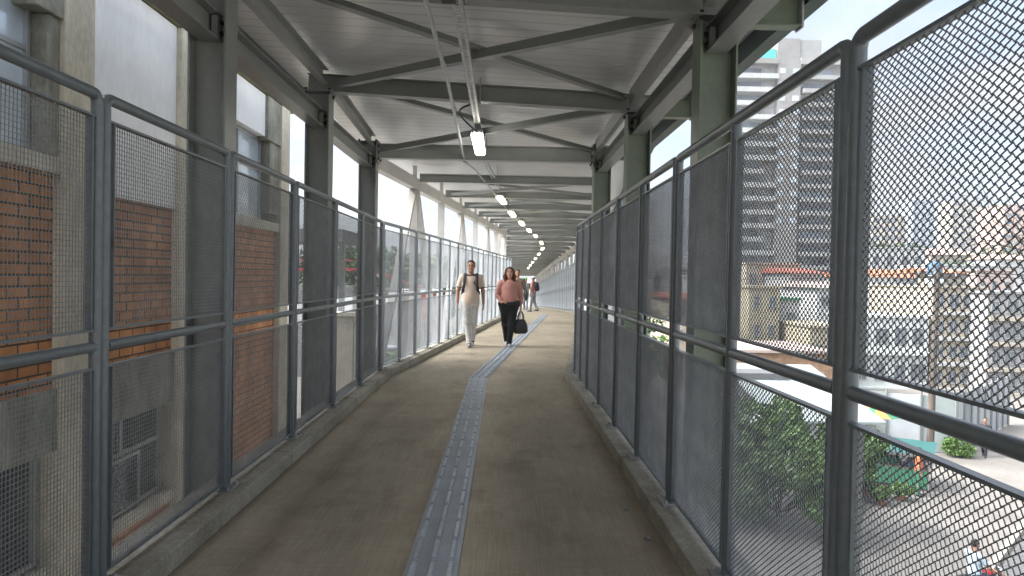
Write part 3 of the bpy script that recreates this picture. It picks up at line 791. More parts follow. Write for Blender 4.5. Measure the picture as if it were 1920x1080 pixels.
P_ = {'cream': plain('cream_render', (.40, .35, .27)), 'white': plain('white_render', (.42, .43, .425)), 'greyw': plain('grey_white_render', (.55, .58, .56)),
      'orange': plain('orange_tile', (.42, .16, .085), v=.3, vs=3), 'peach': plain('peach_render', (.45, .31, .25)), 'blue': plain('blue_grey_render', (.30, .36, .42)),
      'beige': plain('beige_render', (.38, .345, .28)), 'yellow': plain('yellow_paint', (.40, .36, .26)), 'grey': plain('grey_render', (.34, .34, .34)), 'dkgrey': plain('dark_grey_render', (.12, .12, .125)),
      'teal': plain('teal_glass', (.10, .45, .42), r=.15), 'pink': plain('pink_grey_render', (.46, .36, .32)), 'redbr': plain('red_brown_render', (.30, .09, .06)),
      'hoard': plain('grey_sheet', (.42, .45, .47), r=.5), 'corr': plain('pale_green_sheet', (.27, .31, .305), r=.6), 'lgrey': plain('light_grey_render', (.30, .30, .295)), 'taupe': plain('taupe_render', (.25, .243, .233)),
      'green': plain('green_tarp', (.03, .15, .08)), 'orangep': plain('orange_cloth', (.65, .20, .06)), 'tealp': plain('teal_tarp', (.018, .085, .08)), 'bluet': plain('blue_tank', (.10, .17, .27))}
# main apartment tower, faces the bridge
TY = 157.0
def tx(px): return atY(px, 300, TY)[0]
def tz(py, px=1500): return atY(px, py, TY)[2]
X0, X1, X2, X3 = tx(1340), tx(1455), tx(1497), tx(1642)
zt = tz(112)
tw = empty('apartment_tower', ((X0 + X3) / 2, TY, GZ), label='tall grey and white apartment tower with balcony bands and a teal glass penthouse', cat='building')
def tbox(n, x0, x1, y0, y1, z0, z1, m, parent=None):
    return MB().box(x0 - (X0 + X3) / 2, x1 - (X0 + X3) / 2, y0, y1, z0 - GZ, z1 - GZ).build(n, m, parent or tw)
tbox('wall', X0, X1, 1.5, 16, GZ, zt, P_['lgrey']); tbox('wall', X1, X2, -.2, 16, GZ, zt, P_['taupe']); tbox('wall', X2, X3, 1.5, 16, GZ, zt + .6, P_['lgrey'])
tbox('roof_slab', X0 - .3, X1, -.4, 1.49, zt - 1.0, zt + .1, P_['taupe']); tbox('roof_slab', X2, X3 + .3, -.4, 1.49, zt - 1.0, zt + .4, P_['lgrey'])
tbox('stair_house', X1 + .01, X2, .5, 12, zt + .02, tz(71), P_['taupe']); tbox('lift_house', X2 + .01, tx(1538), .8, 12, zt + .62, tz(72), P_['lgrey'])
tbox('lift_house', tx(1440), X1, 4, 12, zt + .02, tz(82), P_['beige'])
pg = tbox('penthouse_glass', tx(1362), X1 - .2, .8, 1.2, zt + .12, tz(91), P_['teal'])
tbox('penthouse', tx(1362), X1 - .2, 3, 9, zt + .02, tz(88), P_['white'])
tbox('mast', tx(1478), tx(1478) + .15, 5, 5.15, tz(71), tz(50), M['steel'])
FH = 3.0
for i in range(18):
    z = zt - 1.2 - FH * (i + 1)
    if z < GZ: break
    lx1 = X1 if i % 5 != 2 else tx(1432)
    tbox('balcony', X0, lx1, -.5, 1.49, z - .1, z + .95, P_['white'])
    tbox('balcony', X2 + .6, X3, -.5, 1.49, z - .1, z + .85, P_['lgrey'])
    tbox('window', tx(1384), tx(1428), 1.40, 1.52, z + .1, z + 2.5, M['tglass']); tbox('window', tx(1364), tx(1374), 1.40, 1.52, z + 1.0, z + 2.1, M['tglass'])
    tbox('window', tx(1434), tx(1454), 1.40, 1.52, z + .1, z + 2.5, P_['grey'])
    tbox('window', tx(1502), tx(1560), 1.40, 1.52, z + .1, z + 2.4, M['tglass'] if i % 3 else P_['blue']); tbox('window', tx(1575), tx(1625), 1.40, 1.52, z + .1, z + 2.4, P_['blue'])
    if i < 12:
        tbox('window', tx(1458), tx(1468), -.26, -.18, z + 1.1, z + 2.2, M['glass']); tbox('window', tx(1482), tx(1494), -.26, -.18, z + 1.1, z + 2.2, M['glass'])
def bpx(name, label, cat, px0, px1, pytop, Y, depth, m, **k):
    a = atY(px0, pytop, Y); c = atY(px1, pytop, Y)
    return bld(name, label, cat, a[0], c[0], Y, depth, (a[2] + c[2]) / 2, m, **k)
# far towers
bpx('far_tower', 'far blue grey residential tower, left one of the hazy pair', 'building', 1712, 1752, 376, 520, 18, P_['blue'], floors=16, cols=3, fz0=0)
bpx('far_tower', 'far low beige apartment block left of the hazy towers', 'building', 1636, 1700, 405, 480, 20, P_['beige'], floors=8, cols=4, fz0=0)
bpx('far_tower', 'far beige and grey residential tower, right one of the hazy pair', 'building', 1786, 1840, 378, 540, 18, P_['beige'], floors=15, cols=4, fz0=0)
bpx('far_tower', 'far narrow dark slab tower behind the hazy pair', 'building', 1690, 1712, 402, 600, 18, P_['dkgrey'], floors=8, cols=2, fz0=0)
bpx('far_tower', 'far peach coloured tower at the right picture edge', 'building', 1884, 1990, 385, 420, 25, P_['peach'], floors=12, cols=6, fz0=0)
bpx('far_tower', 'far grey tower seen low through the second right mesh bay', 'building', 1208, 1256, 480, 300, 18, P_['grey'], floors=6, cols=4, fz0=0)
# houses in the middle distance
bpx('house', 'white walled house under the dark trees, left of the blue tank', 'building', 1630, 1735, 466, 92, 8, P_['white'], floors=4, cols=4, roof='flat', ww=.4, wh=.35)
bpx('orange_roof_house', 'grey green house with a bright orange tiled roof', 'building', 1622, 1722, 520, 62, 8, P_['greyw'], floors=3, cols=3, roof='gable', roofm=P_['orange'], ww=.5, wh=.4)
bpx('house', 'white house with long pale roof at the far right', 'building', 1765, 1990, 500, 80, 9, P_['white'], floors=4, cols=8, ww=.5, wh=.35)
bpx('house', 'small house with salmon pink roof between the towers', 'building', 1745, 1830, 478, 130, 9, P_['beige'], floors=3, cols=4, roof='gable', roofm=P_['peach'])
bpx('commercial_block', 'cream commercial block with window bands beside the wooden pole', 'building', 1752, 1850, 540, 50, 9, P_['cream'], floors=4, cols=4, ww=.7, wh=.45, band=P_['white'])
bpx('commercial_block', 'pale grey commercial block with uneven dark windows at the right edge', 'building', 1853, 2040, 552, 48, 9, P_['lgrey'], floors=4, cols=6, ww=.72, wh=.46, band=P_['cream'])
bpx('commercial_block', 'dull grey white block left of the wooden pole', 'building', 1600, 1742, 596, 50, 8, P_['greyw'], floors=2, cols=4, ww=.7, wh=.42, band=P_['greyw'])
bpx('house', 'white and yellow house row below the apartment tower', 'building', 1400, 1500, 496, 66, 9, P_['cream'], floors=3, cols=4, ww=.5, wh=.4)
bpx('house', 'house with a small dark red roof below the tower', 'building', 1482, 1545, 512, 60, 9, P_['lgrey'], floors=3, cols=3, roof='gable', roofm=P_['redbr'], ww=.5, wh=.4)
bpx('house', 'low yellow painted shop beside the house row', 'building', 1520, 1600, 615, 46, 7, P_['yellow'], floors=1, cols=3, ww=.7, wh=.5)
bpx('house', 'white house with a long green awning over its door', 'building', 1390, 1500, 562, 52, 7, P_['white'], floors=2, cols=3, ww=.5, wh=.4, roofm=P_['green'])
bpx('house', 'pale grey building seen between the right columns', 'building', 1140, 1300, 505, 75, 10, P_['lgrey'], floors=3, cols=6, ww=.5, wh=.4)
bpx('brick_house', 'low house with pink grey flat roof and dark open terrace', 'building', 1372, 1562, 662, 39, 6, M['brick_x'], floors=1, cols=2, ww=.75, wh=.45, roofm=P_['pink'], glass=M['dark'])
bpx('shed', 'low shed with a pale corrugated sheet roof', 'building', 1462, 1640, 792, 28.5, 6.5, P_['greyw'], roof='shed', roofm=P_['corr'])
bpx('shed', 'grey yard shed with flat dark roof beside the brick house', 'building', 1385, 1475, 706, 33, 4, P_['grey'], roofm=P_['dkgrey'])
for (n_, lb, a0, a1, top, Y, mk, fl, cl_, rf, rm) in (
    ('house', 'narrow white house wedged behind the orange roofed house', 1690, 1748, 540, 56, 'white', 3, 2, 'flat', None),
    ('house', 'beige house with terracotta roof behind the cream block', 1752, 1812, 512, 62, 'beige', 2, 3, 'gable', 'orange'),
    ('house', 'pinkish house with flat roof behind the pale grey block', 1832, 1900, 508, 66, 'pink', 2, 3, 'flat', None),
    ('house', 'small white house with salmon roof beneath the peach tower', 1868, 1930, 486, 110, 'white', 2, 3, 'gable', 'peach'),
    ('house', 'grey hillside house under the far beige block', 1640, 1690, 476, 140, 'lgrey', 3, 3, 'flat', None),
    ('house', 'tiny terracotta roofed house below the blue grey tower', 1700, 1745, 470, 170, 'cream', 2, 3, 'gable', 'orange'),
    ('house', 'long low pale house below the right hazy tower', 1770, 1850, 474, 180, 'white', 2, 6, 'flat', None),
    ('house', 'dull yellow house low in the tower mesh bay', 1405, 1462, 540, 50, 'yellow', 2, 2, 'flat', None),
    ('house', 'white gabled house beside the red roof below the tower', 1532, 1600, 540, 54, 'white', 2, 2, 'gable', 'pink'),
    ('house', 'grey concrete house low beside the third right mesh bay', 1296, 1362, 520, 60, 'lgrey', 3, 3, 'flat', None),
    ('house', 'cream house with brown roof low in the third right mesh bay', 1262, 1320, 560, 48, 'cream', 2, 2, 'gable', 'redbr')):
    bpx(n_, lb, 'building', a0, a1, top, Y, 7, P_[mk], floors=fl, cols=cl_, roof=rf, roofm=P_[rm] if rm else None, ww=.42, wh=.38, fz0=-3)
rt = empty('water_tank', atY(1752, 516, 60), label='small blue water tank on a rooftop', cat='water tank')
MB().sweep([(0, 0, 0), (0, 0, .1), (0, 0, 1.0), (0, 0, 1.1)], [.5, .6, .6, .45], 14).build('tank', P_['bluet'], rt, smooth=True); MB().cyl((0, 0), .25, 1.101, 1.18).build('lid', P_['bluet'], rt)
MB().box(-.5, .5, -.5, .5, -1.6, -.001).build('stand', P_['greyw'], rt)
# left of the bridge
bpx('station_canopy', 'dark flat station canopy beyond the brick building', 'canopy', 520, 641, 436, 33, 5, P_['dkgrey'], z0=2.55) if False else None
a = atY(530, 450, 33); c = atY(642, 450, 33)
rt = empty('station_canopy', (a[0], 33, GZ), label='dark flat canopy on posts beyond the brick building', cat='canopy')
w = c[0] - a[0]
MB().box(-6, w, 0, 5, a[2] - GZ, a[2] - GZ + .55).build('roof', P_['dkgrey'], rt)
for xx in (-4, -1.5, w - .6): MB().box(xx, xx + .25, 2, 2.25, 0, a[2] - GZ - .002).build('post', M['steel'], rt)
# ramp with red rail
rp = [(560, 505, 50), (664, 505, 50), (712, 511, 52), (757, 528, 54), (790, 537, 56)]
Q = [atY(*p) for p in rp]
rt = empty('red_railed_ramp', (0, 0, 0), label='far pale ramp with red handrails left of the bridge', cat='ramp')
bd = MB(); rr = MB(); po = MB()
for i in range(len(Q) - 1):
    A, B = Q[i], Q[i + 1]
    rr.bar(A, B, profR(.16, .20))
    if i < 1: rr.bar(A + np.array([0, 0, .62]), B + np.array([0, 0, .62]), profR(.1, .1))
    bd.bar(A - np.array([0, -1, 1.35]), B - np.array([0, -1, 1.35]), profR(2.2, .35))
    n = 6
    for k in range(n + 1):
        q = A + (B - A) * k / n; po.bar(q - np.array([0, 0, 1.2]), q, profR(.06, .06), up=(0, 1, 0))
rr.build('red_rail', M['red'], rt); bd.build('ramp_deck', P_['lgrey'], rt); po.build('rail_posts', M['steel'], rt)
for q in (Q[0], Q[1], Q[2], Q[3]): MB().box(q[0] - .25, q[0] + .25, q[1] + .8, q[1] + 1.3, GZ, q[2] - 1.53).build('pier', P_['lgrey'], rt)
bpx('white_building', 'long low white building behind the red railed ramp', 'building', 520, 770, 545, 66, 9, P_['white'], floors=1, cols=9, ww=.4, wh=.3)
bpx('boundary_wall', 'pale beige boundary wall left of the bridge', 'wall', 575, 662, 592, 30, .3, P_['beige'], roofm=M['concrete'])
bpx('brick_hut', 'small red brown hut beyond the gravel slope', 'building', 792, 812, 548, 45, 3, P_['redbr'], roofm=P_['white'], floors=1, cols=1)
bpx('house', 'distant pale house above the far ramp at left', 'building', 600, 668, 470, 110, 9, P_['greyw'], floors=4, cols=5, ww=.45, wh=.4)

# hoarding around the yard
hp = [atZ(1596, 838, GZ), atZ(1790, 852, GZ), atZ(1888, 797, GZ)]
hp = [np.array([hp[0][0], hp[0][1]]), np.array([hp[1][0], hp[1][1]]), np.array([hp[2][0], hp[2][1]])]
rt = empty('site_hoarding', (0, 0, 0), label='grey sheet metal hoarding around the yard behind the wooden pole', cat='fence')
for i in range(2):
    A, B = hp[i], hp[i + 1]; ln = np.linalg.norm(B - A); n = max(3, int(ln / 1.15)); t = (B - A) / ln; nn_ = np.array([t[1], -t[0]])
    for k in range(n):
        a = A + t * (k * ln / n + .015); c = A + t * ((k + 1) * ln / n - .015); h = 2.55 + rnd.uniform(-.08, .1)
        b = MB(); b.bar((a[0], a[1], GZ + h / 2 + .05), (c[0], c[1], GZ + h / 2 + .05), profR(.03, h))
        b.build('sheet', P_['hoard'] if rnd.random() < .75 else P_['corr'], rt)
    b = MB()
    for k in range(n + 1):
        a = A + t * (k * ln / n) + nn_ * .05; b.box(a[0] - .04, a[0] + .04, a[1] - .04, a[1] + .04, GZ, GZ + 2.75)
    b.build('posts', M['steel'], rt)
# wooden utility pole + cables
pb = atZ(1743, 868, GZ); zt_ = atY(1752, 500, pb[1])[2]
rt = empty('utility_pole', (pb[0], pb[1], GZ), label='brown wooden utility pole standing in front of the hoarding', cat='utility pole')
MB().sweep([(0, 0, 0), (.03, 0, 4), (.10, 0, zt_ - GZ)], [.15, .13, .10], 10).build('pole', M['wood'], rt, smooth=True)
MB().box(-.8, 1.0, -.06, .06, zt_ - GZ - .5, zt_ - GZ - .38).build('crossarm', M['wood'], rt)
for xx in (-.7, .0, .9): MB().cyl((xx, 0), .05, zt_ - GZ - .378, zt_ - GZ - .2, 8).build('insulator', M['alu'], rt)
for k, (xx, ex, ey, ez, lb) in enumerate(((-.7, 60, 60, 3.5, 'thin black overhead cable on the left of the pole crossarm'), (.9, 60, 52, 4.2, 'thin black overhead cable on the right of the pole crossarm'), (0, 6, 60, 2.5, 'thin black overhead cable running back from the pole'))):
    A = np.array([pb[0] + xx, pb[1], zt_ - .2]); B = np.array([ex, ey, ez])
    q = [A + (B - A) * t / 16 - np.array([0, 0, 4 * .7 * (t / 16) * (1 - t / 16)]) for t in range(17)]
    tag(MB().sweep(q, .018, 5).build('overhead_cable', M['black']), lb, 'cable', 'overhead cables')

# ------------------------------------------------------------------ vegetation
def leaves(mb, c, r, n, s, seed, mi=0, flat=.8):
    g = np.random.default_rng(seed)
    for _ in range(n):
        d = g.normal(size=3); d /= np.linalg.norm(d); rad = g.uniform(.45, 1.0) ** .6 * (1 + .16 * math.sin(3 * d[0] + seed) + .12 * math.sin(5 * d[2] + 2 * seed))
        p = np.array(c) + d * np.array(r) * rad
        a = g.normal(size=3); a /= np.linalg.norm(a); b_ = np.cross(a, g.normal(size=3)); b_ /= np.linalg.norm(b_)
        k = s * g.uniform(.6, 1.4); h = k * g.uniform(.35, .6)
        mb.add([p - a * k, p + b_ * h, p + a * k, p - b_ * h], [(0, 1, 2, 3)], mi)
def tree(name, label, base, H, W, n, s, seed, mats, group=None, trunk=.4, cat='tree'):
    root = empty(name, base, label=label, cat=cat, group=group)
    g = random.Random(seed); t = MB(); hh = H * trunk; tr = max(.04, H * .022)
    t.sweep([(0, 0, 0), (g.uniform(-.03, .03) * H, 0, hh * .5), (g.uniform(-.05, .05) * H, .02 * H, hh), (0, 0, H * .75)], [tr * 1.3, tr, tr * .8, tr * .25], 7)
    cl = []
    for k in range(9):
        q = 2 * math.pi * k / 9 + g.uniform(-.3, .3); rr = W * g.uniform(.22, .40); z = H * g.uniform(trunk + .05, .88); z = z if k else H * .88
        rr = rr if k else 0
        e = (rr * math.cos(q), rr * math.sin(q), z); cl.append(e)
        t.sweep([(0, 0, hh * g.uniform(.8, 1.0)), (e[0] * .5, e[1] * .5, (hh + z) / 2), e], [tr * .5, tr * .35, tr * .12], 5)
    t.build('trunk', M['bark'], root)
    cr = MB()
    for k, e in enumerate(cl):
        rr = W * g.uniform(.14, .25); leaves(cr, e, (rr, rr, rr * .8), n // 9, s, seed * 13 + k, k % len(mats))
    cr.build('crown', mats, root)
    return root
LM = [M['leaf'], M['leafd']]
p0 = atZ(1462, 968, GZ)
tree('street_tree', 'bushy green street tree seen through the lower right mesh', (p0[0], p0[1], GZ), 3.3, 5.6, 13000, .11, 3, [M['leaf']], trunk=.04)
p0 = atZ(1560, 930, GZ)
tree('street_tree', 'smaller yellow green tree right of the bushy street tree', (p0[0], p0[1], GZ), 2.3, 2.6, 3600, .10, 5, [M['leaf']], trunk=.25)
for k, (px, py, Y, h, w, lb) in enumerate(((1870, 470, 150, 17, 22, 'large dark green tree at the right edge below the peach tower'), (1915, 462, 160, 20, 22, 'second large dark tree at the right picture edge'), (1830, 500, 120, 12, 14, 'dark tree beside the white far houses'),
        (1660, 452, 140, 15, 12, 'dark tree crown left of the blue grey tower'), (1708, 456, 145, 15, 13, 'dark tree crown under the blue grey tower'), (1216, 585, 42, 6.5, 4.5, 'green tree seen beside the third right column'),
        (715, 470, 75, 10, 9, 'green tree beyond the red rail, nearest the bend'), (765, 478, 82, 11, 9, 'green tree beyond the red rail behind the truss'), (820, 480, 90, 12, 11, 'pale green tree left of the walking man'),
        (640, 462, 84, 11, 10, 'dark green tree above the red rail'), (585, 462, 92, 12, 12, 'dark tree beside the corner of the brick building'), (880, 490, 100, 12, 12, 'tree behind the walking man'))):
    p0 = atY(px, py, Y); z1 = p0[2]
    tree('background_tree', lb, (p0[0], Y, GZ), z1 - GZ, w, 2600, .33 if Y > 60 else .14, 20 + k, [M['leafd'], M['leaf']] if Y < 130 else [M['leafd']], group='trees beyond the footbridge', trunk=.3)
for k, (px, py, s, lb) in enumerate(((800, 668, 1.6, 'grey green shrub on the gravel slope left of the man'), (748, 690, 1.5, 'pale shrub by the left kerb beyond the bend'), (1795, 856, .9, 'weeds growing at the hoarding corner'), (815, 640, 1.9, 'rounded shrub behind the left mesh near the man'))):
    p0 = atZ(px, py, GZ) if py > 700 or px > 1000 else atZ(px, py, GZ)
    root = empty('shrub', (p0[0], p0[1], GZ), label=lb, cat='shrub')
    st = MB()
    for q in range(5): st.sweep([(0, 0, 0), (.3 * s * math.cos(q * 1.3), .3 * s * math.sin(q * 1.3), .6 * s)], [.03, .01], 5)
    st.build('stem', M['bark'], root); lf = MB(); leaves(lf, (0, 0, .5 * s), (.7 * s, .7 * s, .5 * s), 900, .09 * s, 60 + k); lf.build('leaves', M['leaf'], root)
for k, (px, py, s, lb) in enumerate(((1622, 928, .8, 'leafy potted plants left of the market stall'), (1652, 946, .7, 'leafy potted plants in front of the market stall'), (1690, 938, .6, 'small leafy plants right of the market stall'), (1532, 862, 1.1, 'low leafy bush behind the two street trees'))):
    p0 = atZ(px, py, GZ); root = empty('potted_plant', (p0[0], p0[1], GZ + .008), label=lb, cat='plant')
    b = MB(); b.sweep([(0, 0, 0), (0, 0, .3 * s)], [.16 * s, .22 * s], 10); b.build('pot', P_['orange'], root, smooth=True)
    lf = MB(); leaves(lf, (0, 0, .62 * s), (.55 * s, .55 * s, .36 * s), 500, .09, 90 + k); lf.build('leaves', M['leaf'], root)
# bare twigs near the right railing
tw_ = MB(); g2 = random.Random(5)
def branch(p, d, l, r, dep):
    q = [p]; d = np.array(d, float)
    for k in range(5):
        d = nrm(d + np.array([g2.uniform(-.2, .2) for _ in range(3)])); q.append(q[-1] + d * l / 5)
    tw_.sweep(q, [r * (1 - .12 * k) for k in range(6)], 5)
    if dep:
        for k in (2, 3, 5): branch(q[k], d + np.array([g2.uniform(-.9, .9) for _ in range(3)]), l * .6, r * .55, dep - 1)
bp_ = atY(1950, 470, 14); top_ = bp_
rt = empty('bare_tree', (bp_[0], bp_[1], GZ), label='thin leafless branches against the sky at the far right', cat='tree')
tw_.sweep([(0, 0, 0), (.05, 0, 4), (0, 0, bp_[2] - GZ)], [.09, .06, .035], 7); 
for dd in ((-.9, .1, .35), (-.6, .2, .9), (.3, .1, .8), (-.95, -.1, .05)): branch(np.array([0, 0, bp_[2] - GZ]), dd, 1.0, .018, 2)
tw_.build('branches', M['bark'], rt)
# ------------------------------------------------------------------ people (one continuous surface each)
def rcone(P, a, b, ra, rb):
    a = np.array(a, float); b = np.array(b, float); ab = b - a; L = ab.dot(ab)
    t = np.clip(((P - a) @ ab) / max(L, 1e-9), 0, 1)
    return np.linalg.norm(P - a - t[..., None] * ab, axis=-1) - (ra + (rb - ra) * t)
def ellip(P, c, r):
    q = (P - np.array(c)) ; r = np.array(r, float)
    k0 = np.linalg.norm(q / r, axis=-1); k1 = np.linalg.norm(q / (r * r), axis=-1)
    return k0 * (k0 - 1) / np.maximum(k1, 1e-6)
class SDF:
    def __init__(s, h): s.p = []; s.c = []; s.h = h
    def cone(s, a, b, ra, rb=None, k=.02):
        rb = ra if rb is None else rb; m = max(ra, rb)
        lo = np.minimum(a, b) - m; hi = np.maximum(a, b) + m
        s.p.append((lambda P: rcone(P, a, b, ra, rb), lo, hi, k)); return s
    def ell(s, c, r, k=.03):
        c = np.array(c, float); s.p.append((lambda P: ellip(P, c, r), c - r, c + r, k)); return s
    def cut(s, f): s.c.append(f); return s
    def mesh(s):
        h = s.h; mg = .07
        lo = np.min([p[1] for p in s.p], 0) - 3 * h - .02; hi = np.max([p[2] for p in s.p], 0) + 3 * h + .02
        n = np.ceil((hi - lo) / h).astype(int) + 1
        D = np.full(n, 1.0, np.float32)
        def grid(i0, i1): 
            ax = [lo[a] + h * np.arange(i0[a], i1[a]) for a in range(3)]
            return np.stack(np.meshgrid(*ax, indexing='ij'), -1)
        for f, l, u, k in s.p:
            i0 = np.clip(((l - mg - lo) / h).astype(int), 0, n); i1 = np.clip(np.ceil((u + mg - lo) / h).astype(int) + 1, 0, n)
            d = f(grid(i0, i1)); sl = tuple(slice(i0[a], i1[a]) for a in range(3)); o = D[sl]
            hh = np.maximum(k - np.abs(o - d), 0) / k
            D[sl] = np.minimum(o, d) - hh * hh * k * .25
        if s.c:
            P = grid([0, 0, 0], n)
            for f in s.c: D = np.maximum(D, f(P))
        S = D < 0
        C = np.zeros(tuple(n - 1), np.int8)
        offs = [(a, b, c) for a in (0, 1) for b in (0, 1) for c in (0, 1)]
        for a, b, c in offs: C += S[a:n[0] - 1 + a, b:n[1] - 1 + b, c:n[2] - 1 + c]
        I = np.argwhere((C > 0) & (C < 8))
        idx = np.full(tuple(n - 1), -1, np.int32); idx[tuple(I.T)] = np.arange(len(I))
        val = {o: D[I[:, 0] + o[0], I[:, 1] + o[1], I[:, 2] + o[2]] for o in offs}
        acc = np.zeros((len(I), 3)); cnt = np.zeros(len(I))
        for i, o in enumerate(offs):
            for q in offs[i + 1:]:
                if sum(abs(x - y) for x, y in zip(o, q)) != 1: continue
                va, vb = val[o], val[q]; cr = (va < 0) != (vb < 0)
                t = np.where(cr, va / np.where(cr, va - vb, 1), 0)
                pos = np.array(o) + t[:, None] * (np.array(q) - np.array(o))
                acc += pos * cr[:, None]; cnt += cr
        V = lo + h * (I + acc / cnt[:, None])
        Fc = []
        for ax in range(3):
            b, c = [(1, 2), (2, 0), (0, 1)][ax]
            A = S; sl0 = [slice(0, None)] * 3; sl1 = [slice(0, None)] * 3
            sl0[ax] = slice(0, -1); sl1[ax] = slice(1, None)
            E = np.argwhere(A[tuple(sl0)] != A[tuple(sl1)])
            E = E[(E[:, b] > 0) & (E[:, c] > 0) & (E[:, b] < n[b] - 1) & (E[:, c] < n[c] - 1)]
            inside = A[tuple(E.T)]
            def g(db, dc):
                q = E.copy(); q[:, b] -= db; q[:, c] -= dc; return idx[tuple(q.T)]
            f = np.stack([g(1, 1), g(0, 1), g(0, 0), g(1, 0)], 1)
            f[~inside] = f[~inside][:, ::-1]; Fc.append(f)
        return V, np.concatenate(Fc)
def sdf_obj(name, s, mats, parent, sel=None):
    V, Fc = s.mesh()
    me = bpy.data.meshes.new(name); me.from_pydata(V.tolist(), [], Fc.tolist())
    mats = mats if isinstance(mats, list) else [mats]
    for m in mats: me.materials.append(m)
    if sel is not None:
        me.polygons.foreach_set('material_index', sel(V[Fc].mean(1)).astype(np.int32))
    me.polygons.foreach_set('use_smooth', [True] * len(Fc)); me.update()
    o = bpy.data.objects.new(name, me); col.objects.link(o); o.parent = parent; return o
SK = {'tan': mat('skin_tan', (.36, .19, .12), .5, 0, var=.08, vs=9), 'fair': mat('skin_fair', (.56, .32, .24), .5, 0, var=.08, vs=9), 'dark': mat('skin_dark', (.20, .10, .06), .5, 0, var=.08, vs=9)}
EYE = mat('eye_dark', (.02, .015, .012), .3, 0, var=.1); LIP = mat('lip', (.36, .12, .10), .5, 0, var=.1)
def fab(n, c, v=.12, vs=14, **k): return mat(n, c, .85, 0, var=v, vs=vs, bump=.15, bs=60, **k)

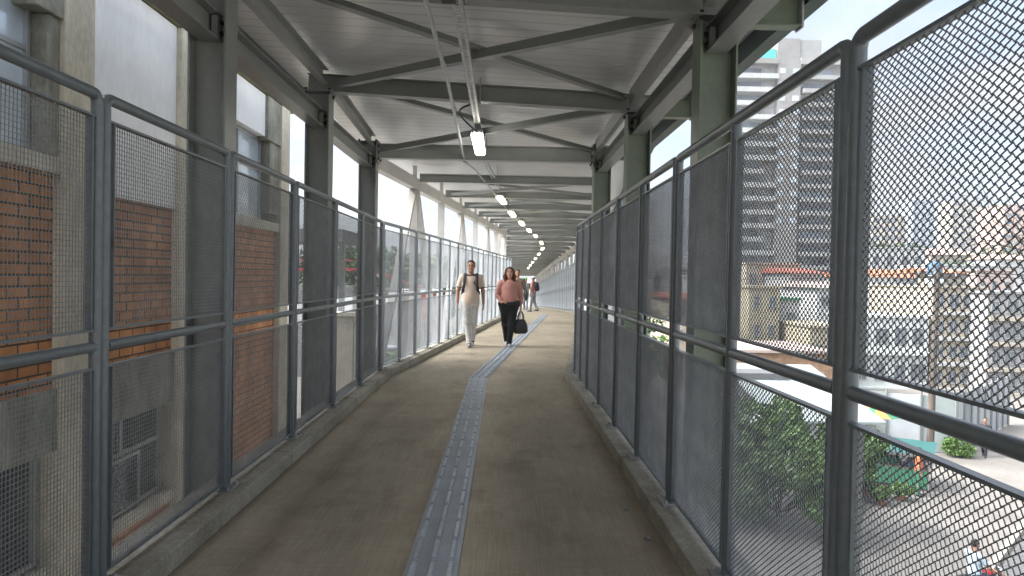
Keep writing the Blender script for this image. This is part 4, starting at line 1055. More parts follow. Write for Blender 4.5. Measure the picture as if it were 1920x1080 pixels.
def person(loc, rz, H, skin, label, pose, build=1.0, hips=1.0, h=.0065, hair=None, hairlong=False, top=None, bottom=None, shoes=None, sleeve='short', cap=None, collar=None, emblem=None, ptop=None, cat='person', belly=0):
    """local: faces -Y, feet on z=0. pose: dict of joint offsets"""
    k = H / 1.75
    root = empty('person', loc, (0, 0, rz), label=label, cat=cat, group='people on the footbridge' if h < .0085 else 'people in the street below')
    A = lambda *p: np.array(p, float) * k
    J = dict(hipL=A(.088, .01, .93), hipR=A(-.088, .01, .93), shL=A(.185 * build, .015, 1.405), shR=A(-.185 * build, .015, 1.405))
    J.update({a: (A(*v) if hasattr(v, "__len__") else v) for a, v in pose.items()})
    s = SDF(h)
    tz_ = J.get('torso', A(0, 0, 0))
    # torso
    s.ell(A(0, .012, 1.27), A(.165 * build, .108 * build, .20)); s.cone(A(-.15 * build, .015, 1.395), A(.15 * build, .015, 1.395), .062 * k, k=.05)
    s.ell(A(0, -.005 - belly, 1.08), A(.150 * build, .105 * build + belly, .17), k=.06); s.ell(A(0, .015, .935), A(.165 * hips, .12 * hips, .125), k=.06)
    # neck, head
    hd = J.get('head', A(0, -.01, 1.632))
    s.cone(A(0, .025, 1.42), hd + A(0, .02, -.07), .056 * k, .052 * k, k=.04)
    s.ell(hd + A(0, .012, .025), A(.076, .095, .096), k=.02); s.ell(hd + A(0, -.018, -.045), A(.060, .066, .072), k=.04)
    s.cone(hd + A(0, -.082, .018), hd + A(0, -.100, -.022), .010 * k, .014 * k, k=.012)      # nose
    s.ell(hd + A(0, -.074, -.095), A(.026, .018, .018), k=.02)                                # chin
    for q in (-1, 1):
        s.ell(hd + A(q * .078, .01, -.005), A(.010, .020, .032), k=.01)                       # ears
        s.ell(hd + A(q * .030, -.074, .034), A(.026, .012, .009), k=.012)                     # brow
    body_l = []
    for sd, q in (('L', 1), ('R', -1)):
        sh, el, wr = J['sh' + sd], J['el' + sd], J['wr' + sd]
        s.cone(sh, el, .051 * k * build ** .5, .040 * k, k=.04); s.cone(el, wr, .039 * k, .027 * k, k=.02)
        fd = nrm(J.get('hd' + sd, (wr - el) / k)); side = nrm(np.cross(fd, A(*J.get('pn' + sd, A(q, 0, 0))/k)))
        pn = np.cross(side, fd)
        pc = wr + fd * .052 * k
        for w_ in (-.022, 0, .022): s.cone(wr + fd * .01 * k + side * w_ * .5 * k, wr + fd * .088 * k + side * w_ * k, .0135 * k, .0125 * k, k=.012)
        curl = J.get('curl', .6)
        for i_, (w_, ln) in enumerate(((-.031, .062), (-.0105, .078), (.0105, .074), (.031, .058))):
            b0 = wr + fd * .090 * k + side * w_ * k; f1 = nrm(fd * .9 - pn * .35 * curl); f2 = nrm(fd * .45 - pn * .9 * curl)
            b1 = b0 + f1 * ln * .5 * k; b2 = b1 + f2 * ln * .5 * k
            s.cone(b0, b1, .0092 * k, .0085 * k, k=.006); s.cone(b1, b2, .0085 * k, .007 * k, k=.006)
        b0 = wr + fd * .03 * k - side * .03 * k; b1 = b0 + nrm(fd * .7 - side * .6 - pn * .2) * .045 * k; b2 = b1 + nrm(fd * .95 - side * .1 - pn * .3) * .032 * k
        s.cone(b0, b1, .0125 * k, .0105 * k, k=.008); s.cone(b1, b2, .0105 * k, .008 * k, k=.006)
        hp_, kn, an = J['hip' + sd], J['kn' + sd], J['an' + sd]
        s.cone(hp_, kn, .083 * k * hips, .056 * k, k=.04); s.cone(kn, an, .055 * k, .036 * k, k=.03)
        s.ell(kn + (an - kn) * .28 + A(0, .018, 0), A(.046, .05, .10), k=.04)
        tdir = nrm(J.get('ft' + sd, A(.05 * q, -1, -.12)))
        s.cone(an + A(0, .02, -.035), an + tdir * .15 * k + A(0, 0, -.045), .036 * k, .026 * k, k=.02)
    def sel(c):
        r = np.zeros(len(c)); d = (c - hd) / k
        for q in (-1, 1):
            r[(np.abs(d[:, 0] - q * .031) < .014) & (np.abs(d[:, 2] - .014) < .0075) & (d[:, 1] < -.05)] = 1
        r[(np.abs(d[:, 0]) < .024) & (np.abs(d[:, 2] + .060) < .0075) & (d[:, 1] < -.06)] = 2
        return r
    sdf_obj('body', s, [skin, EYE, LIP], root, sel)
    # hair / cap
    if hair is not None:
        t = SDF(h); t.ell(hd + A(0, .020, .034), A(.084, .101, .098))
        if hairlong:
            for q in (-1, 1):
                t.cone(hd + A(q * .066, .01, .05), hd + A(q * .098, .012, -.10), .036 * k, .045 * k, k=.04); t.cone(hd + A(q * .098, .012, -.10), hd + A(q * .095, -.035, -.215), .043 * k, .024 * k, k=.04)
            t.cone(hd + A(0, .06, 0), hd + A(0, .075, -.19), .07 * k, .06 * k, k=.04)
            t.cut(lambda P: .0 - (np.linalg.norm((P - (hd + A(0, -.085, -.018))) / np.array([.060, .085, .098]), axis=-1) - 1) * .06 * k)
        else:
            t.cut(lambda P: -(P[..., 1] - hd[1] + .045 * k) * .72 - (P[..., 2] - hd[2] - .062 * k) * .69 * 1.0)
            t.cut(lambda P: -(P[..., 2] - hd[2] + .045 * k))
        sdf_obj('hair', t, hair, root)
    if cap is not None:
        t = SDF(h); t.ell(hd + A(0, .014, .04), A(.088, .106, .10)); t.cone(hd + A(-.04, -.10, .045), hd + A(.04, -.10, .045), .02 * k); t.cut(lambda P: -(P[..., 2] - hd[2] - .035 * k)); t.cut(lambda P: P[..., 2] - hd[2] - .15 * k)
        sdf_obj('cap', t, cap, root)
    # shirt
    e = .016 * k
    if top is not None:
        t = SDF(h)
        t.ell(A(0, .012, 1.27), A(.165 * build, .108 * build, .20) + e); t.cone(A(-.15 * build, .015, 1.395), A(.15 * build, .015, 1.395), .062 * k + e * .6, k=.05)
        t.ell(A(0, -.005 - belly, 1.08), A(.152 * build, .108 * build + belly, .17) + e, k=.06); t.ell(A(0, .012, .95), A(.160 * min(hips, 1.2), .118 * min(hips, 1.2), .19) + e * 1.1, k=.07)
        t.cone(A(0, .025, 1.42), A(0, .02, 1.48), .062 * k, .060 * k, k=.03)
        for sd in 'LR':
            sh, el, wr = J['sh' + sd], J['el' + sd], J['wr' + sd]
            if sleeve == 'short': t.cone(sh, sh + (el - sh) * .62, .062 * k * build ** .5, .060 * k, k=.04)
            else:
                t.cone(sh, el, .062 * k * build ** .5, .054 * k, k=.04); t.cone(el, el + (wr - el) * .93, .053 * k, .040 * k, k=.02)
                t.ell(el + (wr - el) * .80, A(.043, .043, .043), k=.02)
        hem = (ptop or .86) * k
        t.cut(lambda P: hem - P[..., 2] + .012 * np.sin(P[..., 0] * 22)); t.cut(lambda P: P[..., 2] - 1.474 * k - (P[..., 1]) * .25)
        mats = [top, collar or top, emblem or top]
        def sel2(c):
            r = np.zeros(len(c))
            if collar is not None:
                r[(c[:, 2] > 1.428 * k) & (np.abs(c[:, 0]) < .085 * k)] = 1
                for sd in 'LR':
                    sh, el = J['sh' + sd], J['el' + sd]; ax = nrm(el - sh); u_ = (c - sh) @ ax
                    off = np.linalg.norm(c - sh - u_[:, None] * ax, axis=1)
                    r[(u_ > np.linalg.norm(el - sh) * .70) & (off < .075 * k) & (np.abs(c[:, 0]) > .16 * k)] = 1
            if emblem is not None:
                dx = (c[:, 0] - .095 * k) / k; dz = (c[:, 2] - 1.30 * k) / k; rr = np.hypot(dx, dz)
                r[(c[:, 1] < -.05) & (rr < .040) & (rr > .020) & (dx < .016)] = 2
                r[(c[:, 1] < -.05) & (np.abs(dz + .016) < .007) & (np.abs(dx - .01) < .02)] = 2
            return r
        sdf_obj('shirt', t, mats, root, sel2)
    if bottom is not None:
        t = SDF(h); t.ell(A(0, .015, .945), A(.165 * hips, .12 * hips, .115) + e * .7, k=.06)
        for sd in 'LR':
            hp_, kn, an = J['hip' + sd], J['kn' + sd], J['an' + sd]
            t.cone(hp_, kn, .090 * k * hips, .068 * k * (.5 + .5 * hips), k=.05); t.cone(kn, an + A(0, 0, -.01), .068 * k * (.5 + .5 * hips), .053 * k, k=.03)
            for q in range(4):
                c_ = an + (kn - an) * (.02 + .07 * q); t.ell(c_ + A(0, -.006 * (-1) ** q, 0), A(.058, .060, .018), k=.015)
        t.cut(lambda P: P[..., 2] - 1.02 * k)
        sdf_obj('trousers', t, bottom, root)
    if shoes is not None:
        for sd, q in (('L', 1), ('R', -1)):
            an = J['an' + sd]; tdir = nrm(J.get('ft' + sd, A(.05 * q, -1, -.12)))
            t = SDF(h); t.cone(an + A(0, .025, -.03), an + tdir * .17 * k + A(0, 0, -.045), .046 * k, .034 * k, k=.02); t.cone(an + A(0, .01, 0), an + A(0, .02, -.05), .044 * k, .044 * k)
            sm = shoes if isinstance(shoes, list) else [shoes]
            def sel3(c, an=an, tdir=tdir):
                u_ = (c - an) @ tdir; r = np.zeros(len(c)); 
                if len(sm) > 1: r[(u_ > .10 * k) | ((c[:, 2] - an[2]) < -.062 * k)] = 1
                return r
            sdf_obj('shoe', t, sm, root, sel3)
    return root, J, k

WALK1 = dict(elL=(.245, .02, 1.13), wrL=(.262, -.045, .885), elR=(-.262, .045, 1.13), wrR=(-.262, .02, .885),
             knR=(-.065, -.05, .50), anR=(-.005, -.10, .085), knL=(.070, .02, .49), anL=(.035, .26, .13), ftL=(.02, -1, -.55), ftR=(.0, -1, -.05))
man_top = fab('cream_polo', (.62, .50, .42), .05); man_tr = fab('pale_patterned_trousers', (.62, .61, .60), .2, 22)
dk = fab('dark_trim', (.05, .045, .05)); navy = fab('black_trousers', (.017, .019, .024)); sho = [fab('dark_shoe', (.035, .037, .042)), fab('pale_sole', (.30, .30, .31))]
pm = atY(881, 640, 14.5)
man, J, k = person((pm[0] , 14.5, 0), 0, 1.76, SK['tan'], 'smiling man in cream polo shirt and pale trousers walking with a backpack', WALK1, build=1.02, hair=fab('black_hair', (.010, .008, .007)), top=man_top, bottom=man_tr, shoes=sho, collar=dk, emblem=dk)
gl = MB()
hd = np.array([0, -.01, 1.632]) * k
for q in (-1, 1):
    c = hd + np.array([q * .032, -.088, .016]) * k
    gl.sweep([c + np.array([.022 * math.cos(t * math.pi / 6), .004 * abs(math.cos(t * math.pi / 6)), .016 * math.sin(t * math.pi / 6)]) for t in range(13)], .0025, 5)
    gl.sweep([c + np.array([q * .022, 0, .004]), c + np.array([q * .045, .10, .004])], .002, 5)
gl.sweep([hd + np.array([-.011, -.092, .018]), hd + np.array([.011, -.092, .018])], .002, 5); gl.build('glasses', M['black'], man)
def backpack(loc, rz, label, m, k=1.0, straps=True, bw=.15):
    root = empty('backpack', loc, (0, 0, rz), label=label, cat='backpack', group='backpacks worn on the bridge')
    s = SDF(.012); s.ell(np.array([0, .20, 1.24]) * k, np.array([bw, .085, .22]) * k); s.ell(np.array([0, .26, 1.14]) * k, np.array([bw * .75, .06, .12]) * k, k=.03); sdf_obj('bag', s, m, root)
    if straps:
        for q in (-1, 1):
            pts = [np.array(p) * k for p in ((q * .10, .155, 1.36), (q * .112, .09, 1.462), (q * .118, .02, 1.487), (q * .120, -.055, 1.455), (q * .122, -.105, 1.37), (q * .128, -.128, 1.26), (q * .150, -.105, 1.15), (q * .168, -.03, 1.07), (q * .14, .12, 1.05))]
            MB().sweep(pts, .030 * k, 8, ry=.010 * k).build('strap', m, root, smooth=True)
    return root
bpk = fab('charcoal_backpack', (.05, .046, .05))
backpack((pm[0], 14.5, 0), 0, 'dark backpack worn by the man in the cream polo, straps over both shoulders', bpk, k * 1.0)

WALK2 = dict(elL=(.262, .035, 1.14), wrL=(.262, -.005, .90), elR=(-.262, .03, 1.12), wrR=(-.165, -.185, .985), hdR=(.55, -.75, .12), pnR=(0, 0, 1), hdL=(.02, -.02, -1),
             hipL=(.095, .01, .93), hipR=(-.095, .01, .93), knL=(.060, -.065, .50), anL=(.015, -.10, .085), knR=(-.075, .03, .49), anR=(-.045, .24, .14), ftR=(.0, -1, -.6), ftL=(.03, -1, -.05), curl=1.0)
pk = fab('dusty_pink_sweater', (.50, .25, .215), .08)
pw = atY(955, 640, 14.7)
hb = fab('brown_hair', (.11, .042, .022), .3, 18)
woman, JW, kw = person((pw[0] - .02, 14.7, 0), 0, 1.64, SK['fair'], 'woman with long brown hair in dusty pink sweater and black trousers', WALK2, build=1.05, hips=1.42, hair=hb, hairlong=True, top=pk, bottom=navy, shoes=[fab('black_shoe', (.02, .02, .022)), fab('white_toe', (.5, .5, .5))], sleeve='long', ptop=.945, belly=.004)
# handbag hanging from her hand
wr = JW['wrL']; hx = pw[0] - .02 + wr[0]; hz = wr[2] - .115 * kw
root = empty('handbag', (hx + .0, 14.7 + wr[1] - .01, hz), (0, 0, R(20)), label='black leather handbag hanging from the hand of the woman in pink', cat='handbag')
bagm = mat('black_leather', (.022, .022, .024), .38, 0, var=.2, vs=20, bump=.15, bs=50)
s = SDF(.007); s.cone(np.array([-.095, 0, -.41]), np.array([.095, 0, -.41]), .058, k=.05); s.cone(np.array([-.055, 0, -.20]), np.array([.055, 0, -.20]), .034, k=.09); s.cone(np.array([-.085, 0, -.33]), np.array([.085, 0, -.33]), .055, k=.09); s.cone(np.array([-.07, 0, -.27]), np.array([.07, 0, -.27]), .046, k=.09); sdf_obj('bag', s, bagm, root)
for q in (-1, 1):
    MB().sweep([(-.06, q * .03, -.19), (-.055, q * .03, -.10), (-.02, q * .012, -.004), (.02, q * .012, -.004), (.055, q * .03, -.10), (.06, q * .03, -.19)], .010, 7).build('handle', bagm, root, smooth=True)
MB().cyl((0, -.052), .012, -.25, -.235, 10).build('clasp', M['alu'], root)
# third person, mostly hidden behind the woman
W3 = dict(elL=(.25, .03, 1.13), wrL=(.26, -.03, .88), elR=(-.25, .03, 1.13), wrR=(-.26, -.03, .88), knL=(.085, -.06, .50), anL=(.06, -.10, .085), knR=(-.08, .03, .49), anR=(-.05, .22, .13))
camo = fab('brown_patterned_jacket', (.11, .09, .06), 0, 16, c2=(.34, .30, .24)); 
p3 = atY(969, 600, 22)
person((p3[0], 22, 0), 0, 1.66, SK['tan'], 'person in brown patterned jacket and pale trousers half hidden behind the woman', W3, h=.0082, hair=fab('dark_brown_hair', (.04, .025, .016)), top=camo, bottom=fab('white_trousers', (.55, .55, .56)), shoes=sho, sleeve='long', ptop=.80)
root = empty('shoulder_bag', (p3[0] + .27, 21.95, 0), label='small black bag carried by the person behind the woman', cat='bag')
s = SDF(.01); s.ell(np.array([0, -.02, .86]), np.array([.06, .12, .16])); sdf_obj('bag', s, bagm, root); MB().sweep([(0, -.08, .98), (-.02, -.05, 1.2), (-.07, .0, 1.42), (-.04, .07, 1.2), (0, .06, .98)], .010, 6).build('strap', bagm, root)
# fourth: white cap, dark backpack, turned to the left
p4 = atY(1001, 580, 33.0); z4 = zof(33.0)
dj = fab('pink_shirt', (.50, .25, .24)); jean = fab('grey_blue_trousers', (.20, .23, .28), 0, 10, c2=(.36, .38, .42))
person((p4[0] - .05, 33.0, z4), R(-118), 1.66, SK['tan'], 'small distant person in white cap and pink shirt wearing a dark backpack', W3, h=.0084, cap=fab('white_cap', (.66, .66, .68)), hair=fab('black_hair', (.02, .02, .02)), top=dj, bottom=jean, shoes=sho, sleeve='short')
backpack((p4[0] - .05, 33.0, z4), R(-118), 'dark navy backpack on the distant person in the white cap', fab('navy_backpack', (.022, .024, .04)), .95, True, .17)
p5 = atY(985, 580, 37.0); z5 = zof(37.0)
person((p5[0], 37.0, z5), 0, 1.72, SK['tan'], 'distant person in a bright green cap behind the white cap', W3, h=.0084, cap=fab('bright_green_cap', (.10, .50, .06)), hair=fab('black_hair2', (.02, .02, .02)), top=fab('grey_shirt', (.30, .30, .32)), bottom=jean, shoes=sho)

# street people, rider and motorbike, market stall
ppl = [(1722, 930, R(60), 'person in orange shirt and green trousers standing in the street below', fab('orange_shirt', (.55, .14, .05)), fab('green_trousers', (.04, .16, .09))),
       (1845, 857, R(-40), 'person in black walking on the street beyond the mid rail', fab('black_shirt', (.03, .03, .035)), fab('black_jeans', (.02, .02, .025))),
       (1518, 838, R(20), 'person in red top beside the market stall below', fab('red_top', (.50, .06, .05)), fab('blue_jeans', (.07, .10, .18)))]
STAND = dict(elL=(.25, .03, 1.13), wrL=(.26, -.03, .88), elR=(-.25, .03, 1.13), wrR=(-.26, -.03, .88), knL=(.09, -.02, .50), anL=(.09, .0, .085), knR=(-.09, -.02, .50), anR=(-.09, .02, .085))
for px, py, rz, lb, a, b_ in ppl:
    q = atZ(px, py, GZ); person((q[0], q[1], GZ + .008), rz, 1.7, SK['tan'], lb, STAND if 'stand' in lb else W3, h=.013, hair=fab('hair_dark', (.02, .018, .016)), top=a, bottom=b_, shoes=sho[0])
mq = atZ(1838, 1146, GZ)
mrz = R(100)
mroot = empty('motorbike', (mq[0], mq[1], GZ + .01), (0, 0, mrz), label='small red motorbike stopped in the street below at the lower right', cat='motorbike')
def wheel(y):
    t = MB(); t.sweep([(0, y + .29 * math.cos(a * math.pi / 12), .29 + .29 * math.sin(a * math.pi / 12)) for a in range(25)], .045, 8, caps=False); wo = t.build('wheel', M['black'], mroot, smooth=True)
    r_ = MB(); r_.sweep([(0, y + .22 * math.cos(a * math.pi / 12), .29 + .22 * math.sin(a * math.pi / 12)) for a in range(25)], .012, 6, caps=False)
    for a in range(5):
        r_.sweep([(0, y, .29), (0, y + .22 * math.cos(a * 1.2566), .29 + .22 * math.sin(a * 1.2566))], .012, 5)
    r_.sweep([(-.06, y, .29), (.06, y, .29)], .03, 8); r_.build('rim', M['alu'], wo)
wheel(-.66); wheel(.62)
redm = mat('red_tank', (.45, .03, .025), .3, 0, var=.1)
s = SDF(.014); s.ell(np.array([0, -.12, .82]), np.array([.13, .26, .13])); sdf_obj('fuel_tank', s, redm, mroot)
s = SDF(.014); s.ell(np.array([0, .34, .80]), np.array([.12, .34, .06])); sdf_obj('seat', s, M['black'], mroot)
s = SDF(.016); s.ell(np.array([0, -.02, .45]), np.array([.13, .22, .2])); sdf_obj('engine', s, M['bolt'], mroot)
MB().sweep([(0, -.66, .29), (0, -.5, .75), (0, -.42, .98)], .03, 8).sweep([(0, .62, .3), (0, .1, .42)], .03, 8).sweep([(0, -.42, .92), (0, .05, .68), (0, .6, .72)], .028, 8).build('frame', M['bolt'], mroot)
MB().sweep([(-.36, -.28, 1.04), (-.1, -.40, 1.0), (.1, -.40, 1.0), (.36, -.28, 1.04)], .016, 7).build('handlebar', M['alu'], mroot)
MB().ell((0, -.52, .86), (.08, .07, .08)).build('headlight', M['alu'], mroot)
MB().box(-.07, .07, -.95, -.40, .60, .62).box(-.07, .07, .45, 1.0, .62, .64).build('mudguard', redm, mroot)
SIT = dict(elL=(.26, -.16, 1.16), wrL=(.34, -.36, 1.06), elR=(-.26, -.16, 1.16), wrR=(-.34, -.36, 1.06), knL=(.18, -.42, .86), anL=(.16, -.24, .46), knR=(-.18, -.42, .86), anR=(-.16, -.24, .46), head=(0, -.03, 1.632))
person((mq[0] - .20 * math.sin(mrz) , mq[1] + .20 * math.cos(mrz), GZ + .01 - .03), mrz, 1.68, SK['tan'], 'motorbike rider in light blue shirt sitting on the red motorbike', SIT, h=.013, hair=fab('hair_dark3', (.02, .018, .016)), top=fab('light_blue_shirt', (.42, .52, .60)), bottom=fab('dark_jeans', (.03, .04, .07)), shoes=sho[0])
# market stall
q = atZ(1668, 905, GZ)
root = empty('market_stall', (q[0], q[1], GZ + .008), (0, 0, R(-35)), label='market stall under a teal tarpaulin with a green side cloth', cat='stall')
b = MB()
for x in (-1.3, 1.3):
    for y in (-.7, .7): MB().sweep([(x, y, 0), (x, y, 1.5 if y > 0 else 1.35)], .022, 6).build('pole', M['galv'], root)
n = 8; tp = MB(); vs = []; fs = []
for i in range(n + 1):
    for j in range(n + 1):
        x = -1.45 + 2.9 * i / n; y = -.85 + 1.7 * j / n
        vs.append((x, y, 1.45 + .12 * (y) - .10 * math.sin(math.pi * i / n) * math.sin(math.pi * j / n) + .03 * math.sin(9 * x)))
for i in range(n):
    for j in range(n): fs.append((i * (n + 1) + j, (i + 1) * (n + 1) + j, (i + 1) * (n + 1) + j + 1, i * (n + 1) + j + 1))
tp.add(vs, fs); tp.build('tarpaulin', P_['tealp'], root, smooth=True)
MB().box(-1.3, 1.3, -.5, .5, .72, .76).build('table_top', M['wood'], root); MB().box(-1.3, 1.3, -.52, -.505, .10, .72).build('green_cloth', P_['green'], root)
for i, (mm, nm_) in enumerate(((P_['orangep'], 'orange plastic crate of fruit on the market stall table, left'), (P_['green'], 'green plastic crate on the market stall table, middle'), (P_['bluet'], 'blue plastic crate on the market stall table, right'))):
    c = Matrix.Rotation(R(-35), 3, 'Z') @ Vector((-.85 + .85 * i, 0, .762))
    rr = empty('crate', (q[0] + c.x, q[1] + c.y, GZ + .008 + c.z), (0, 0, R(-35)), label=nm_, cat='crate', group='crates on the market stall')
    bb_ = MB(); bb_.box(-.3, .3, -.2, .2, 0, .02).box(-.3, -.28, -.2, .2, .02, .25).box(.28, .3, -.2, .2, .02, .25).box(-.28, .28, -.2, -.18, .02, .25).box(-.28, .28, .18, .2, .02, .25); bb_.build('box', mm, rr)
    f_ = MB(); gg = random.Random(i)
    for t in range(14): f_.ell((gg.uniform(-.22, .22), gg.uniform(-.13, .13), .20 + gg.uniform(0, .06)), (.055, .055, .055), 8, 6)
    f_.build('fruit', [P_['orangep'], M['leaf'], redm][i], rr, smooth=True)
q2 = atZ(1640, 860, GZ)
root = empty('parasol', (q2[0], q2[1], GZ), label='orange and green street parasol behind the market stall', cat='parasol')
MB().sweep([(0, 0, 0), (0, 0, 2.3)], .02, 6).build('pole', M['galv'], root)
cn = MB(); vs = [(0, 0, 2.35)] + [(1.2 * math.cos(a * math.pi / 6), 1.2 * math.sin(a * math.pi / 6), 1.95 - .04 * (a % 2)) for a in range(12)]
cn.add(vs, [(0, 1 + a, 1 + (a + 1) % 12) for a in range(12)]); 
for i in range(12): cn.m[i] = i % 2
cn.build('canopy', [P_['orangep'], P_['green']], root)
# parked cars in the street
def car(loc, rz, label, paint):
    root = empty('parked_car', loc, (0, 0, rz), label=label, cat='car', group='cars parked near the footbridge')
    s = SDF(.03); s.cone(np.array([-.62, -1.75, .62]), np.array([.62, -1.75, .62]), .2, k=.3); s.ell(np.array([0, 0, .62]), np.array([.86, 2.1, .36]), k=.3); s.ell(np.array([0, .25, 1.05]), np.array([.70, 1.25, .42]), k=.25)
    for q in (-1, 1):
        s.cone(np.array([q * .62, -1.7, .55]), np.array([q * .66, 1.8, .62]), .22, k=.2)
    s.cut(lambda P: .24 - P[..., 2])
    def sel(c):
        r = np.zeros(len(c)); r[(c[:, 2] > .98) & (c[:, 2] < 1.33) & ~((np.abs(c[:, 1] - .25) < .05))] = 1; return r
    sdf_obj('body', s, [paint, M['dglass']], root, sel)
    for x in (-.78, .78):
        for y in (-1.3, 1.3):
            w_ = MB().sweep([(x - .1, y, .31), (x + .1, y, .31)], .31, 18).build('wheel', M['black'], root, smooth=True)
            MB().sweep([(x - .105, y, .31), (x + .105, y, .31)], .18, 12).build('rim', M['alu'], w_)
    for x in (-.55, .55): MB().ell((x, -2.02, .66), (.14, .06, .08)).build('headlight', M['alu'], root, smooth=True)
    return root
q = atZ(640, 640, GZ)
for i, (px, Y, rz, lb, c) in enumerate(((640, 55, 80, 'white car parked in front of the long white building', (.6, .6, .6)), (705, 57, 85, 'dark car parked in front of the long white building', (.04, .04, .05)), (735, 60, 80, 'silver car parked nearest the far trees', (.35, .36, .38)))):
    car((atY(px, 600, Y)[0], Y, GZ), R(rz), lb, mat('car_paint', c, .3, 0, var=.08))

# thin air over the city
hz_ = MB().box(-700, 700, -60, 900, GZ - 1, 75).build('haze', [])
hm = bpy.data.materials.new('haze_air'); hm.use_nodes = True; hn = hm.node_tree.nodes; hn.remove(hn['Principled BSDF'])
pv = hn.new('ShaderNodeVolumePrincipled'); pv.inputs['Density'].default_value = .0004; pv.inputs['Color'].default_value = (.90, .93, 1.0, 1); pv.inputs['Anisotropy'].default_value = .2
hm.node_tree.links.new(pv.outputs[0], hn['Material Output'].inputs['Volume']); hz_.data.materials.append(hm); tag(hz_, 'thin pale haze over the city', None, None, 'stuff')

# ------------------------------------------------------------------ world, sun, camera
SUN_EL, SUN_AZ = 48.0, -98.0        # azimuth from +Y, negative = left
w = bpy.data.worlds.new('World'); sc.world = w; w.use_nodes = True
nt = w.node_tree; N = nt.nodes; L = nt.links; bg = N['Background']
sky = N.new('ShaderNodeTexSky'); sky.sky_type = 'NISHITA'; sky.sun_disc = False
sky.sun_elevation = R(SUN_EL); sky.sun_rotation = R(SUN_AZ); sky.dust_density = 1.5; sky.ozone_density = 1.5
bg.inputs['Strength'].default_value = .12
tc = N.new('ShaderNodeTexCoord'); sp = N.new('ShaderNodeSeparateXYZ'); L.new(tc.outputs['Generated'], sp.inputs[0])
# project direction onto a cloud plane
ad = N.new('ShaderNodeMath'); ad.operation = 'ADD'; ad.inputs[1].default_value = .22
ab = N.new('ShaderNodeMath'); ab.operation = 'ABSOLUTE'; L.new(sp.outputs['Z'], ab.inputs[0]); L.new(ab.outputs[0], ad.inputs[0])
dv = N.new('ShaderNodeVectorMath'); dv.operation = 'DIVIDE'; cb_ = N.new('ShaderNodeCombineXYZ')
for i in range(3): L.new(ad.outputs[0], cb_.inputs[i])
L.new(tc.outputs['Generated'], dv.inputs[0]); L.new(cb_.outputs[0], dv.inputs[1])
n1 = N.new('ShaderNodeTexNoise'); n1.inputs['Scale'].default_value = 1.35; n1.inputs['Detail'].default_value = 8; n1.inputs['Roughness'].default_value = .55
mp = N.new('ShaderNodeMapping'); mp.inputs['Location'].default_value = (3.1, .7, .0); L.new(dv.outputs[0], mp.inputs[0]); L.new(mp.outputs[0], n1.inputs['Vector'])
cov = N.new('ShaderNodeMapRange'); cov.inputs['From Min'].default_value = .36; cov.inputs['From Max'].default_value = .56; cov.inputs['To Min'].default_value = .42; L.new(n1.outputs['Fac'], cov.inputs['Value'])
n2 = N.new('ShaderNodeTexNoise'); n2.inputs['Scale'].default_value = 2.1; n2.inputs['Detail'].default_value = 7; L.new(mp.outputs[0], n2.inputs['Vector'])
cc = N.new('ShaderNodeValToRGB'); e = cc.color_ramp.elements; e[0].position = .3; e[0].color = (1.45, 1.58, 1.8, 1); e[1].position = .72; e[1].color = (2.75, 2.85, 3.0, 1); L.new(n2.outputs['Fac'], cc.inputs[0])
mx = N.new('ShaderNodeMix'); mx.data_type = 'RGBA'; L.new(cov.outputs[0], mx.inputs['Factor']); sm_ = N.new('ShaderNodeMix'); sm_.data_type = 'RGBA'; sm_.blend_type = 'MULTIPLY'; sm_.inputs['Factor'].default_value = 1; sm_.inputs['B'].default_value = (.62, .62, .62, 1); L.new(sky.outputs[0], sm_.inputs['A'])
L.new(sm_.outputs['Result'], mx.inputs['A'])
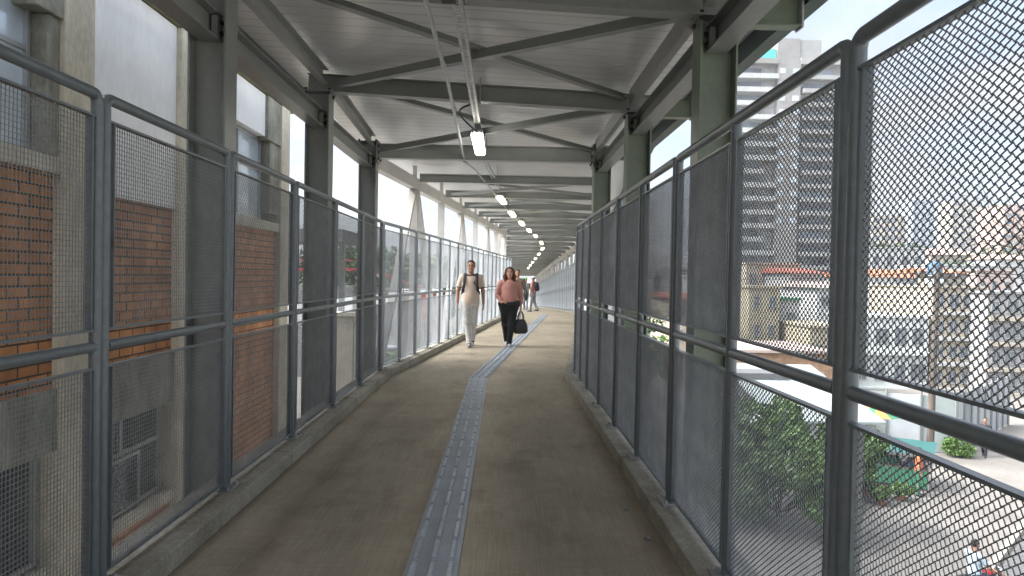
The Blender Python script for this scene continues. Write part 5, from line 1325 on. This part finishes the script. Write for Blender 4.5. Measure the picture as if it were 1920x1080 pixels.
# clouds glow around the veiled sun
dt = N.new('ShaderNodeVectorMath'); dt.operation = 'DOT_PRODUCT'; L.new(tc.outputs['Generated'], dt.inputs[0])
_a, _e = R(SUN_AZ), R(SUN_EL); dt.inputs[1].default_value = (math.sin(_a) * math.cos(_e), math.cos(_a) * math.cos(_e), math.sin(_e))
gr = N.new('ShaderNodeMapRange'); gr.inputs['From Min'].default_value = .30; gr.inputs['From Max'].default_value = 1.0; gr.inputs['To Min'].default_value = 1.0; gr.inputs['To Max'].default_value = 6.5; gr.interpolation_type = 'SMOOTHSTEP'; L.new(dt.outputs['Value'], gr.inputs['Value'])
cm_ = N.new('ShaderNodeMix'); cm_.data_type = 'RGBA'; cm_.blend_type = 'MULTIPLY'; cm_.inputs['Factor'].default_value = 1; L.new(cc.outputs[0], cm_.inputs['A']); L.new(gr.outputs[0], cm_.inputs['B'])
zf = N.new('ShaderNodeMapRange'); zf.inputs['From Min'].default_value = 0; zf.inputs['From Max'].default_value = 1; zf.inputs['To Min'].default_value = .62; zf.inputs['To Max'].default_value = 1.05; L.new(sp.outputs['Z'], zf.inputs['Value'])
cz_ = N.new('ShaderNodeMix'); cz_.data_type = 'RGBA'; cz_.blend_type = 'MULTIPLY'; cz_.inputs['Factor'].default_value = 1; L.new(cm_.outputs['Result'], cz_.inputs['A']); L.new(zf.outputs[0], cz_.inputs['B'])
L.new(cz_.outputs['Result'], mx.inputs['B'])
L.new(mx.outputs['Result'], bg.inputs['Color'])
sd = bpy.data.lights.new('sun', 'SUN'); sd.energy = 2.2; sd.angle = R(26); sd.color = (1, .95, .88)
so = bpy.data.objects.new('sun', sd); col.objects.link(so)
az, el = R(SUN_AZ), R(SUN_EL)
dvec = Vector((math.sin(az) * math.cos(el), math.cos(az) * math.cos(el), math.sin(el)))
so.rotation_euler = dvec.to_track_quat('Z', 'Y').to_euler(); so.location = (0, 0, 30)

cd = bpy.data.cameras.new('camera'); cam = bpy.data.objects.new('camera', cd); col.objects.link(cam); sc.camera = cam
cd.sensor_width = 36; cd.lens = 36 * F / 1920; cd.clip_start = .03; cd.clip_end = 4000
Rm = Matrix((tuple(xc), tuple(yc), tuple(zc)))
cam.matrix_world = Matrix.Translation(Vector(CAM)) @ Rm.to_4x4()
sc.view_settings.view_transform = 'Standard'; sc.view_settings.look = 'None'; sc.view_settings.gamma = 1
sc.view_settings.exposure = 2.2
c = sc.cycles if hasattr(sc, 'cycles') else None
sc.render.engine = 'CYCLES'
sc.cycles.max_bounces = 8; sc.cycles.diffuse_bounces = 5; sc.cycles.glossy_bounces = 3; sc.cycles.transparent_max_bounces = 6
sc.cycles.use_denoising = True; sc.cycles.sample_clamp_indirect = 8
sc.cycles.caustics_reflective = False; sc.cycles.caustics_refractive = False
